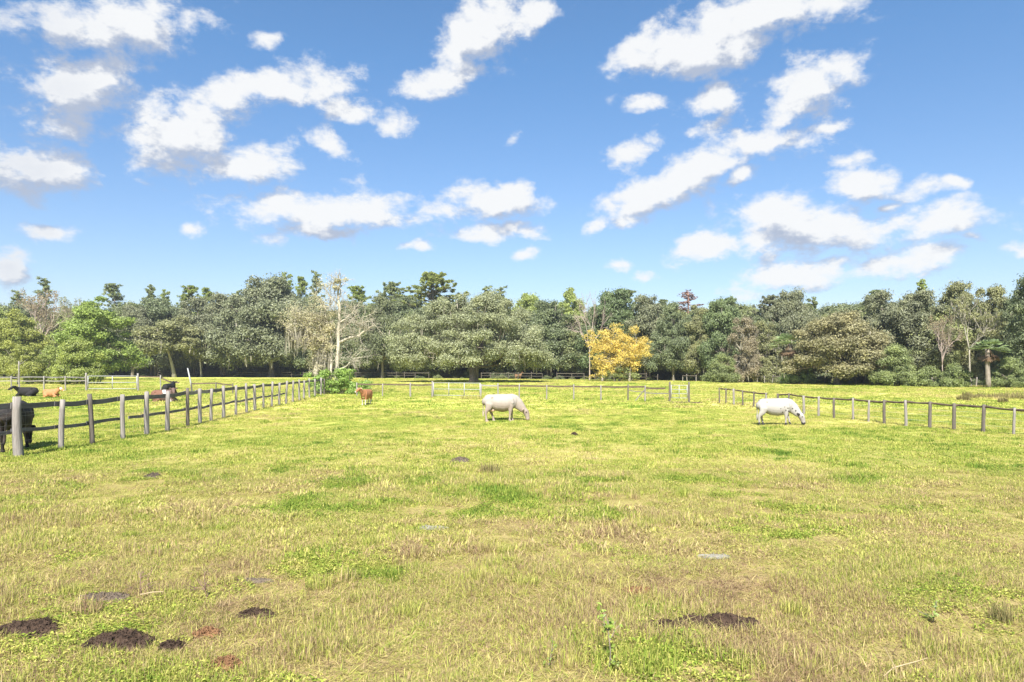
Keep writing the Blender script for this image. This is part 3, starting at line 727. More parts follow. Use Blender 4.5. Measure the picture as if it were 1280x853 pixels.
def woodland():
    rng = np.random.default_rng(90); src = []
    for kn in ('oak_a', 'oak_b', 'oak_d', 'broad_a', 'broad_b', 'oak_c'):
        t, c = KIT[kn]['trunk'], KIT[kn]['crown']; me = c.copy(); me.materials.clear(); me.materials.append(M['foliage_far']); src.append(me)
    for kn in ('bush_b', 'shrub'):
        me = KIT[kn]['crown'].copy(); me.materials.clear(); me.materials.append(M['foliage_far']); src.append(me)
    P, S, I = [], [], []
    for row, n in ((10, 70), (20, 70), (32, 64), (46, 60)):
        for k in range(n):
            px = -260 + 1800 * (k + rng.uniform(-.4, .4)) / n; D = TL(px) + row + rng.uniform(-4, 4); top = rng.uniform(372, 392) - (4 if px > 1080 else 0)
            z = zat(top, D) / 19.5; P.append(at(px, D)); S.append((z * rng.uniform(.9, 1.2), z * rng.uniform(.9, 1.2), z)); I.append(rng.integers(0, 6))
    for row, n, lo, hi in ((12, 110, .35, .75), (22, 120, .5, 1.1), (38, 130, .7, 1.3), (58, 130, .9, 1.5), (62, 130, .9, 1.5)):
        for k in range(n):
            px = -260 + 1800 * (k + rng.uniform(-.5, .5)) / n; D = TL(px) + row + rng.uniform(-4, 3); s = rng.uniform(lo, hi); P.append(at(px, D)); S.append((s * 1.3, s * 1.3, s)); I.append(6)
    for k in range(120):          # weeds and vines along the fence at the wood's edge
        px = rng.uniform(-200, 1480); D = TL(px) + rng.uniform(-1, 5); s = rng.uniform(.15, .4) * (1.2 if px > 840 else .8); P.append(at(px, D)); S.append((s * 1.4, s * 1.4, s)); I.append(7)
    scatter('woodland', 'dense mixed wood closing off the far side of the pasture', src, P, rng.uniform(0, 6.28, len(P)), S, I, 'wood')
woodland()

# ------------------------------------------------------------------ grass
HOLES = []     # (x, y, r): soil heaps the grass leaves free
def tuft(seed, n, rad, h0, h1, w, lean=.5, mat='grass', flat=0.0):
    rng = np.random.default_rng(seed); mb = MB()
    r = rad * np.sqrt(rng.uniform(0, 1, n)); a = rng.uniform(0, 6.28, n); B = np.stack([r * np.cos(a), r * np.sin(a), np.full(n, -.01)], 1)
    h = rng.uniform(h0, h1, n); d = rng.uniform(0, 6.28, n); ln = np.abs(rng.normal(size=n)) * lean + flat; D = np.stack([np.cos(d), np.sin(d)], 1)
    side = np.stack([-D[:, 1], D[:, 0], 0 * d], 1) * (w * rng.uniform(.6, 1.3, n))[:, None] / 2
    hd = h * np.cos(np.minimum(ln, 1.35)); hr = h * np.sin(np.minimum(ln, 1.35))
    mid = B + np.concatenate([D * (hr * .35)[:, None], (hd * .6)[:, None]], 1); tip = B + np.concatenate([D * hr[:, None], (hd * .95)[:, None]], 1)
    V = np.stack([B - side, B + side, mid + side * .8, mid - side * .8, tip], 1).reshape(-1, 3); b = np.arange(n)[:, None] * 5; lv = rng.uniform(0, 1, n)
    mb.add(V, b + [0, 1, 2, 3], b + [3, 2, 4], lv)
    me = mb.mesh('tuft'); me.materials.append(M[mat]); return me
def weed_mesh(seed, n, rad, h, ls):
    rng = np.random.default_rng(seed); mb = MB(); r = rad * np.sqrt(rng.uniform(0, 1, n)); a = rng.uniform(0, 6.28, n)
    P = np.stack([r * np.cos(a), r * np.sin(a), rng.uniform(.1, 1, n) * h * (1.1 - r / rad * .6)], 1); N = rng.normal(size=(n, 3)) * .5 + [0, 0, 1]
    mb.leaves(P, N, ls, rng, .55); me = mb.mesh('weed'); me.materials.append(M['grass_green']); return me

def pasture():
    rng = np.random.default_rng(99)
    src = [tuft(20, 60, .2, .06, .2, .0055, .25, 'grass_dry', 1.25), tuft(21, 60, .2, .05, .16, .006, .25, 'grass', 1.2), tuft(1, 100, .17, .03, .10, .0055, 1.15), tuft(2, 100, .15, .03, .12, .005, 1.2), tuft(3, 80, .13, .05, .15, .005, 1.0),
           tuft(4, 46, .18, .07, .20, .006, .5, 'grass_dry', .95), tuft(5, 34, .15, .08, .2, .0055, .7, 'grass_dry', .35),
           tuft(6, 60, .14, .05, .13, .007, .75, 'grass_green'), weed_mesh(7, 70, .14, .08, .016),
           tuft(8, 90, .3, .03, .07, .017, .9, 'grass_short'), tuft(9, 90, .3, .03, .08, .018, 1.0, 'grass_short'), tuft(10, 60, .28, .06, .15, .016, .7, 'grass_dry', .4), tuft(11, 70, .26, .04, .12, .018, .7, 'grass_green'),
           tuft(12, 90, .8, .04, .09, .06, .8, 'grass_short'), tuft(13, 90, .8, .04, .10, .06, .8, 'grass_short'), tuft(14, 70, .7, .07, .16, .05, .55, 'grass_dry', .2), tuft(15, 60, .55, .06, .14, .06, .5, 'grass_green'),
           tuft(23, 150, .13, .08, .22, .006, .5, 'grass_rank'), tuft(24, 130, .12, .08, .26, .006, .55, 'grass_dry'), tuft(25, 160, .26, .06, .16, .016, .6, 'grass_rank'), tuft(26, 160, .6, .08, .22, .045, .6, 'grass_rank')]
    P, S, I = [], [], []
    def band(d0, d1, per, kinds, lay=False):
        n = int(.95 * (d1 * d1 - d0 * d0) * per); d = np.sqrt(rng.uniform(d0 * d0, d1 * d1, n)); u = rng.uniform(-.95, .95, n); x = u * d
        dryf = vnoise(x, d, 2.2, 5) * .5 + vnoise(x, d, .8, 6) * .3 + vnoise(x, d, 7, 7) * .4 - (.14 if d0 < 14 else .27) + rng.normal(size=n) * .12
        gr = vnoise(x, d, 1.6, 8) * .6 + vnoise(x, d, .6, 9) * .4 + rng.normal(size=n) * .07
        idx = rng.choice(kinds['base'], n); idx = np.where(dryf > .60, rng.choice(kinds['dry'], n), idx); idx = np.where(gr > .72, rng.choice(kinds['green'], n), idx)
        hs = (.27 + .95 * vnoise(x, d, 1.3, 10) ** 2 + .55 * vnoise(x, d, .5, 11)) * rng.uniform(.65, 1.2, n) * np.where(rng.uniform(size=n) < .02, 1.7, 1); ws = rng.uniform(.8, 1.25, n)
        keep = np.ones(n, bool) if lay or d0 > 14 else (vnoise(x, d, .38, 12) * .6 + vnoise(x, d, .9, 13) * .5 + rng.uniform(-.15, .15, n) > .48)
        if lay: hs = rng.uniform(.6, 1.2, n); cl = vnoise(x, d, 2.5, 14) if per < 1 else None
        if lay and cl is not None: keep &= cl + rng.uniform(-.25, .25, n) > .5
        for (hx, hy, hr) in HOLES:
            rr = np.hypot((x - hx), (d - hy)); keep &= rr > hr * rng.uniform(.5, 1.05, n)
        z = ((vnoise(x, d, 3.1, 1) - .5) * .07 + (vnoise(x, d, 1.1, 2) - .5) * .05) * np.clip(1 - (d - 35) / 10, 0, 1) * np.clip(1 - (np.abs(x) - 18) / 6, 0, 1)
        P.append(np.stack([x, d, z], 1)[keep]); S.append(np.stack([ws, ws, hs], 1)[keep]); I.append(idx[keep])
    band(3.2, 9, 70, dict(base=[0, 1, 1], dry=[0], green=[1, 8]), lay=True)
    band(9, 17, 40, dict(base=[0, 1, 1], dry=[0], green=[1, 8]), lay=True)
    band(3.2, 8.5, 170, dict(base=[2, 3, 4, 3, 2], dry=[5, 6, 5], green=[7, 8, 7]))
    band(8.5, 16, 85, dict(base=[2, 3, 4, 10], dry=[5, 6, 11], green=[7, 8, 12]))
    band(16, 40, 18, dict(base=[9, 10], dry=[11, 10], green=[12, 10]))
    band(40, 92, 2.4, dict(base=[13, 14], dry=[15, 14], green=[16, 13]))
    band(4.5, 15, .9, dict(base=[17, 17, 18], dry=[18], green=[17]), lay=True)
    band(15, 42, .22, dict(base=[19], dry=[19], green=[19]), lay=True)
    band(42, 110, .03, dict(base=[20], dry=[20], green=[20]), lay=True)
    band(92, 165, 1.0, dict(base=[13, 14], dry=[15, 14], green=[16, 13]))
    P = np.concatenate(P); S = np.concatenate(S); I = np.concatenate(I); n = len(P)
    # no grass under the wood
    px = P[:, 0] / P[:, 1] * F + 640; lim = np.array([TL(v) for v in px]) + 2; k = P[:, 1] < lim
    P, S, I = P[k], S[k], I[k]; n = len(P)
    scatter('grass', 'grazed yellow green and straw coloured pasture grass', src, P, rng.uniform(0, 6.28, n), S, I, 'grass', rng.normal(size=(n, 2)) * .06)
    print('tufts', n)

# ------------------------------------------------------------------ soil heaps and dung
def heap(name, px, py, wpx, hpx, hz, mat, label, cat, seed, hole=True):
    rng = np.random.default_rng(seed); x, D, _ = gp(px, py); rx = wpx / F * D / 2; ry = hpx / 2 / F * D * D / H * .95
    n = 90; u = np.linspace(-1.25, 1.25, n); X, Y = np.meshgrid(u, u); r = np.sqrt(X * X + Y * Y); an = np.arctan2(Y, X)
    edge = 1 + .16 * np.sin(3 * an + seed) + .1 * np.sin(5 * an + seed * 2)
    prof = np.clip(1 - (r / edge) ** 2, -.35, 1)
    rough = (vnoise(X * 5, Y * 5, 1, 30 + seed % 7) - .5) * .8 + (vnoise(X * 13, Y * 13, 1, 31) - .5) * .55 + (vnoise(X * 31, Y * 31, 1, 32) - .5) * .5
    Z = hz * (prof ** 1.0 * (1 + rough * 1.1) if False else np.sign(prof) * np.abs(prof) ** .7 * (1 + rough * 1.3)); Z = np.where(prof > 0, Z, hz * prof * 2) + .015
    Z = Z + ground_z(X * rx + x, Y * ry + D); V = np.stack([X.ravel() * rx, Y.ravel() * ry, Z.ravel()], 1)
    i, j = np.meshgrid(np.arange(n - 1), np.arange(n - 1), indexing='ij'); i = i.ravel(); j = j.ravel(); ok = (r[i, j] < 1.2)
    Q = np.stack([i * n + j, i * n + j + 1, (i + 1) * n + j + 1, (i + 1) * n + j], 1)[ok]
    hb = MB(); hb.add(V, Q); nc = int(160 + 2600 * rx * ry * 4) if hole else 20; pr = 1.12 * np.sqrt(rng.uniform(0, 1, nc)); pa = rng.uniform(0, 6.28, nc)
    cx_, cy_ = pr * np.cos(pa), pr * np.sin(pa); ii = np.clip(((cx_ + 1.25) / 2.5 * (n - 1)).astype(int), 0, n - 1); jj = np.clip(((cy_ + 1.25) / 2.5 * (n - 1)).astype(int), 0, n - 1)
    cz = Z[jj, ii] + rng.uniform(0, .014, nc)
    hb.leaves(np.stack([cx_ * rx, cy_ * ry, cz], 1), rng.normal(size=(nc, 3)) + [0, -.4, .5], .016, rng, .35)
    me = hb.mesh(name, False); me.materials.append(M[mat]); o = link(name, me, None, (x, D, 0)); tag(o, label, cat)
    if hole: 
        for t in np.linspace(-.7, .7, 5): HOLES.append((x + rx * t, D, min(rx * .5, max(ry, .12))))
heap('dung_pile', 150, 807, 84, 22, .055, 'dung', 'biggest dark brown manure heap in the grass at bottom left', 'manure heap', 3)
heap('dung_pile', 36, 789, 80, 17, .05, 'dung', 'flat dark crumbled manure at the left edge of the photo', 'manure heap', 4)
heap('dung_pile', 132, 752, 58, 7, .035, 'dung_grey', 'greyish dried manure slab above the biggest dark heap', 'manure heap', 5)
heap('dung_pile', 898, 781, 96, 16, .05, 'dung', 'wide dark manure heap with grey top in the grass on the right', 'manure heap', 6)
heap('dung_pile', 832, 784, 50, 9, .035, 'dung', 'small crumbly brown spill touching the wide dark heap on the right', 'manure heap', 7)
heap('dung_pile', 320, 770, 44, 10, .03, 'dung', 'small scattered brown manure right of the dead weeds', 'manure heap', 8)
heap('dung_pile', 258, 795, 32, 10, .03, 'dung_red', 'small reddish brown patch right of the biggest dark heap', 'manure heap', 9)
heap('dung_pile', 282, 834, 40, 14, .04, 'dung_red', 'reddish brown crumbly manure nearest the bottom edge of the photo', 'manure heap', 10)
heap('dung_pile', 215, 812, 30, 10, .03, 'dung', 'small brown crumble right beside the biggest dark heap', 'manure heap', 11)
heap('dung_pile', 795, 740, 36, 8, .025, 'dung_red', 'rusty orange patch of dead material in the middle right grass', 'manure heap', 12)
heap('ash_patch', 892, 695, 34, 6, .012, 'sand', 'pale whitish grey patch in the grass right of the middle', 'bare patch', 13, False)
heap('ash_patch', 540, 657, 36, 5, .012, 'sand', 'pale grey patch in the grass below the white cow', 'bare patch', 14, False)
heap('dung_pile', 575, 577, 22, 5, .05, 'dung_grey', 'small grey mound in the open pasture left of the brown tussock', 'manure heap', 15)
heap('dung_pile', 191, 598, 16, 4, .05, 'dung_grey', 'small grey mound right of the first fence posts', 'manure heap', 16)
heap('dung_pile', 718, 543, 8, 2.5, .05, 'dung', 'small dark clod right of the white cow', 'manure heap', 17)
heap('ash_patch', 318, 726, 40, 6, .012, 'dung_grey', 'thin bare greyish spot above the scattered brown manure', 'bare patch', 18, False)
heap('dung_pile', 1024, 748 + 8, 0.1 + 22, 6, .03, 'dung', 'small dark patch beside the dark green weed tuft', 'manure heap', 19) if False else None
pasture()

# ------------------------------------------------------------------ fences
def post_mesh(rng, h, r, lean=(0, 0), k=8, square=False):
    mb = MB(); n = 7; t = np.linspace(0, 1, n)
    P = np.stack([lean[0] * t * h + np.sin(t * 5 + rng.uniform(0, 6)) * r * .12, lean[1] * t * h + np.sin(t * 4 + rng.uniform(0, 6)) * r * .12, -.4 + (h + .4) * t], 1)
    R = r * (1.1 - .18 * t) * rng.uniform(.94, 1.06, n); mb.tube(P, R, k); mb.V[-1][-1][2] += r * rng.uniform(-.3, .4)
    return mb
def rail_pts(rng, a, b, sag=.05, wob=.025, n=9):
    a = np.asarray(a, float); b = np.asarray(b, float); t = np.linspace(0, 1, n)[:, None]; ph = rng.uniform(0, 6)
    P = a + (b - a) * t; P[:, 2] += -np.sin(t[:, 0] * math.pi) * sag * rng.uniform(.0, .7) + np.sin(t[:, 0] * 6 + ph) * wob * .6; return P

def left_fence():
    rng = np.random.default_rng(51); xs = np.interp
    def xd(D): return np.interp(D, [14, 18.6, 23, 30, 40, 50, 66], [-13.9, -13.45, -13.15, -13.75, -14.8, -15.8, -17.8])
    pxs = [21.5, 76.3, 115.5, 153.5, 183.6, 209, 234.6, 249.5, 263.7, 279.2, 294.7, 308, 319, 329.6, 339.5, 349, 357.5, 366, 374.3, 380, 387, 393.6, 401, 405, 409, 411.6]
    Dg = np.linspace(17, 68, 4000); pg = xd(Dg) / Dg * F + 640
    pos = [(xd(16.2) - .1, 16.2)]
    for p in pxs:
        if p < 30: D = 18.6
        else: D = Dg[np.argmin(np.abs(pg - p) + (Dg < 19.3) * 1e3)]
        pos.append((float(xd(D)), float(D)))
    root = thing('fence', 'long weathered grey post and rail fence running along the left side of the pasture', 'fence')
    hts = []
    for i, (x, D) in enumerate(pos):
        h = rng.uniform(1.46, 1.6) if i > 1 else 1.64; r = .115 if i == 1 else rng.uniform(.068, .09); hts.append(h)
        o = post_mesh(rng, h, r, rng.normal(size=2) * .02).build('post', M['post'] if rng.uniform() < .8 or i == 1 else M['post_dark'], root, True); o.location = (x, D, 0)
    for i in range(len(pos) - 1):
        a, b = pos[i], pos[i + 1]
        za, zb = 1.37 + .025 * math.sin(i * 1.9), 1.37 + .025 * math.sin(i * 1.9 + 1.9)
        off = -.1
        pale = i in (7, 8)
        mb = MB(); mb.box_path(rail_pts(rng, (a[0] + off, a[1] - .15, za), (b[0] + off, b[1] + .15, zb), .05, .015), .035, .15)
        o = mb.build('rail', M['rail_pale'] if pale else M['rail'], root)
        if pale: o['label'] = 'pale newer top rail'
        if i < 17:
            mb = MB(); s = .5 if i == 4 else 0
            P = rail_pts(rng, (a[0] + off - .02, a[1] - .12, za * .5 + .02), (b[0] + off - .02, b[1] + .12, zb * .5), .07, .02)
            if i == 4: P = P[3:]
            mb.box_path(P, .03, .10); mb.build('rail', M['rail'], root)
    wb = MB()
    P = np.array([(x - .06, y) for x, y in pos])
    for z in (.2, .4, .62, .85, 1.08, 1.2):
        Q = np.concatenate([P, np.full((len(P), 1), z) + rng.normal(size=(len(P), 1)) * .015], 1); wb.tube(Q, .0025, 3)
    for i in range(len(pos) - 1):
        L = math.hypot(P[i + 1][0] - P[i][0], P[i + 1][1] - P[i][1]); m = max(2, int(L / .3))
        for k in range(1, m):
            c = P[i] + (P[i + 1] - P[i]) * k / m; wb.tube([(c[0], c[1], .18), (c[0], c[1], 1.2)], .0012, 3)
    wb.build('wire_mesh', M['wire'], root)
left_fence()

def gate(name, label, x0, x1, D0, D1, h0, h1, bars, ups, r=.025):
    a = at(x0, D0); b = at(x1, D1); root = thing(name, label, 'gate', a); d = np.array([b[0] - a[0], b[1] - a[1], 0])
    for z in np.linspace(h0, h1, bars):
        mb = MB(); mb.tube([(0, 0, z), tuple(d * .5 + [0, 0, z]), tuple(d + [0, 0, z])], r, 6); mb.build('bar', M['gate'], root, True)
    for t in np.linspace(0, 1, ups):
        mb = MB(); mb.tube([tuple(d * t + [0, 0, h0 - .03]), tuple(d * t + [0, 0, h1 + .03])], r * 1.5, 6); mb.build('upright', M['gate'], root, True)

def cross_fence():
    rng = np.random.default_rng(52); root = thing('fence', 'low single rail fence crossing the pasture behind the white cow', 'fence')
    def Dp(px): return float(np.interp(px, [430, 478, 861], [59.5, 58.3, 48.6]))
    pale = {601, 622.4}; pxs = [446, 478, 513, 540.6, 601, 622.4, 649, 683, 717, 751, 785, 806, 836.7, 861]
    hts = {}
    for p in pxs:
        D = Dp(p); h = {540.6: 1.36, 836.7: 1.45, 861: 1.45}.get(p, rng.uniform(1.1, 1.25)); hts[p] = h
        mt = M['post'] if p in (513, 601, 622.4) else (M['post_dark'] if p in (785, 836.7, 861) else M['post'])
        if p in (601, 622.4): mt = M['rail_pale']
        o = post_mesh(rng, h, .075 if p in (513, 540.6, 601, 836.7, 861) else .055, rng.normal(size=2) * .02, 7).build('post', mt, root, True); o.location = at(p, D)
    def rail(p0, p1, z0, z1, mat='rail_brown', w=.13):
        a = np.array(at(p0, Dp(p0))); b = np.array(at(p1, Dp(p1))); a[1] += .09; b[1] += .09; a[2] = z0; b[2] = z1
        mb = MB(); mb.box_path(rail_pts(rng, a, b, .05, .015), .04, w); mb.build('rail', M[mat], root)
    for p0, p1 in zip(pxs[:3], pxs[1:4]): rail(p0 - .5, p1 + .5, 1.05, 1.05)
    rail(601, 622.4, 1.05, 1.02, 'rail_pale', .1)
    z = 1.04
    for p0, p1 in zip(pxs[5:11], pxs[6:12]): z1 = z + rng.normal() * .012; rail(p0 - .5, p1 + .5, z, z1); z = z1
    rail(806, 832, 1.0, .96); rail(806, 836, .62, .6, 'rail', .07); rail(785, 806, .8, .68, 'rail', .05)
    mb = MB(); a = at(794, Dp(794)); b = at(806, Dp(806)); mb.tube([(a[0], a[1], 0), ((a[0] + b[0]) / 2, a[1], .42), (b[0], b[1], .85)], .04, 6); mb.build('brace', M['post'], root)
    gate('gate', 'long white tubular gate in the cross fence left of the white cow', 542, 600, Dp(542), Dp(600), .2, 1.22, 3, 4)
    gate('gate', 'short pale pipe gate between two dark posts right of the white cow', 839, 859, Dp(839), Dp(859), .3, 1.2, 4, 3, .02)
    mb = MB(); a = at(838, 47.6); b = at(878, 47.2); mb.box_path(rail_pts(rng, (a[0], a[1], .05), (b[0], b[1], .05), 0, .015), .12, .09); o = mb.build('board', M['rail_brown']); tag(o, 'dark board lying on the ground under the short pipe gate', 'board')
cross_fence()

def right_fence():
    rng = np.random.default_rng(53); root = thing('fence', 'low dark topped fence along the right side of the pasture behind the spotted cow', 'fence')
    pxs = [899.4, 907.5, 917, 929, 942, 957, 972, 985.6, 1004.7, 1023, 1042, 1066, 1085.6, 1105, 1132.8, 1162.5, 1192.8, 1228.4, 1267]
    by = np.interp(pxs, [899.4, 929, 942, 1004.7, 1042, 1085.6, 1132.8, 1192.8, 1267], [504.4, 508, 509.7, 518.6, 522.8, 527.5, 531.8, 536.5, 543.4])
    pos = [gp(p, b) for p, b in zip(pxs, by)]; pos.append((18.75, 22.6, 0)); pos.append((19.15, 20.4, 0)); hts = []
    for i, p in enumerate(pos):
        h = rng.uniform(.96, 1.06) if i > 2 else 1.08; hts.append(h)
        o = post_mesh(rng, h, rng.uniform(.045, .07), rng.normal(size=2) * .025, 7).build('post', M['post'] if rng.uniform() < .55 else M['post_dark'], root, True); o.location = p
    for i in range(len(pos) - 1):
        a, b = np.array(pos[i]), np.array(pos[i + 1])
        if i == 5: continue
        a[2] = hts[i] - .07; b[2] = hts[i + 1] - .07; a[0] -= .0; a[1] += .08; b[1] -= .08; a[0] += .07; b[0] += .07
        P = rail_pts(rng, a, b, .03, .018)
        mb = MB(); mb.tube(P, np.full(len(P), .042) * rng.uniform(.8, 1.25, len(P)), 6); mb.build('rail', M['rail_brown'], root, True)
    wb = MB()
    for z in (.25, .5, .72):
        wb.tube([(p[0] + .05, p[1], z + rng.normal() * .01) for p in pos], .003, 3)
    wb.build('wire', M['wire'], root)
right_fence()

def far_left_fence():
    rng = np.random.default_rng(54); D = 73.0; root = thing('fence', 'far grey rail fence behind the lying cattle on the left', 'fence')
    pxs = [-60, -22, 14, 24, 55, 82, 108, 173, 201]
    for p in pxs:
        h = {24: 3.2, 108: 1.95, 173: 1.9, 201: 1.7}.get(p, 1.6)
        o = post_mesh(rng, h, .1 if p in (108, 173) else .07, rng.normal(size=2) * .02, 7).build('post', M['rail_pale'] if p in (173, 201, 55) else M['post'], root, True); o.location = at(p, D)
    for p0, p1 in zip(pxs[:6], pxs[1:7]):
        for z in (1.5, 1.1):
            a = at(p0, D + .1, z); b = at(p1, D + .1, z + rng.normal() * .04); mb = MB(); mb.box_path(rail_pts(rng, a, b, .06, .02), .04, .13 if z > 1.3 else .09)
            mb.build('rail', M['rail'] if z > 1.3 else M['post'], root)
    for (p0, z0, p1, z1, mt) in ((173, 1.55, 201, 1.5, 'rail_brown'), (201, 1.45, 213, .95, 'rail_brown'), (213, .95, 224, .88, 'rail_brown')):
        mb = MB(); mb.box_path(rail_pts(rng, at(p0, D + .1, z0), at(p1, D + .1, z1), .02, .01), .05, .15); mb.build('rail', M[mt], root)
    gate('gate', 'farthest white tubular gate at the left in front of the bushes', 110, 171, D - .1, D - .1, .25, 1.6, 3, 3, .035)
    mb = MB(); mb.tube([(0, 0, -.3), (-.25, 0, 1.2), (-.55, .05, 2.45)], [.1, .085, .06], 7); o = mb.build('pole', M['gate'], None, True); o.location = at(241, 69); tag(o, 'white pole leaning left behind the black lying cow', 'pole')
    r2 = thing('fence', 'sagging dark rail between short posts right of the white leaning pole', 'fence')
    for (p, h) in ((239, 1.0), (270, 1.05), (291, .95)):
        o = post_mesh(rng, h, .06, (0, 0), 7).build('post', M['post_dark'], r2, True); o.location = at(p, 66)
    for (p0, z0, p1, z1) in ((239, .95, 270, 1.0), (270, 1.0, 291, .8)):
        mb = MB(); mb.box_path(rail_pts(rng, at(p0, 66.1, z0), at(p1, 66.1, z1), .03, .02), .05, .13); mb.build('rail', M['rail_brown'], r2)
far_left_fence()

def wood_fence():
    rng = np.random.default_rng(55)
    for (p0, p1, lab, step, mt, hh) in ((196, 545, 'thin pale rail fence at the foot of the wood left of the huge oak', 13, 'post_dark', 1.5),
                                      (600, 835, 'dark rail fence at the foot of the wood behind the deer and the yellow tree', 16, 'post_dark', 1.5),
                                      (842, 1330, 'picket like old fence along the foot of the wood on the right', 9.5, 'post', 1.2)):
        root = thing('fence', lab, 'fence'); px = np.arange(p0, p1, step) + rng.normal(size=len(np.arange(p0, p1, step))) * step * .12; pos = [np.array(at(p, TL(p) - 2.0)) for p in px]
        for q in pos:
            h = hh * rng.uniform(.85, 1.12); o = post_mesh(rng, h, rng.uniform(.06, .09), rng.normal(size=2) * .05, 6).build('post', M[mt], root, True); o.location = q
        for k, z in enumerate((hh * .9, hh * .5)):
            if k and p0 > 800: continue
            for a, b in zip(pos[:-1], pos[1:]):
                if rng.uniform() < (.1 if p0 < 800 else .45): continue
                mb = MB(); mb.box_path(rail_pts(rng, a + [0, -.1, z], b + [0, -.1, z + rng.normal() * .04], .05, .02, 4), .05, .12 if not k else .08); mb.build('rail', M['post_dark'], root)
wood_fence()

# ------------------------------------------------------------------ animals
def coat_mat(name, rough=.75):
    m, T = new_mat(name); c = T.n('ShaderNodeAttribute', attribute_name='coat').outputs['Color']
    v = T.n('ShaderNodeTexCoord').outputs['Object']; n = T.noise(v, 22, 4, .6)
    c = T.mix(1.0, c, T.mix(n, (.86, .85, .84), (1.08, 1.08, 1.08)), 'MULTIPLY')
    b = T.n('ShaderNodeBsdfPrincipled', ins={'Base Color': c, 'Roughness': rough}); b.inputs['Specular IOR Level'].default_value = .25
    finish(T, b.outputs[0]); return m
M['coat'] = coat_mat('coat')

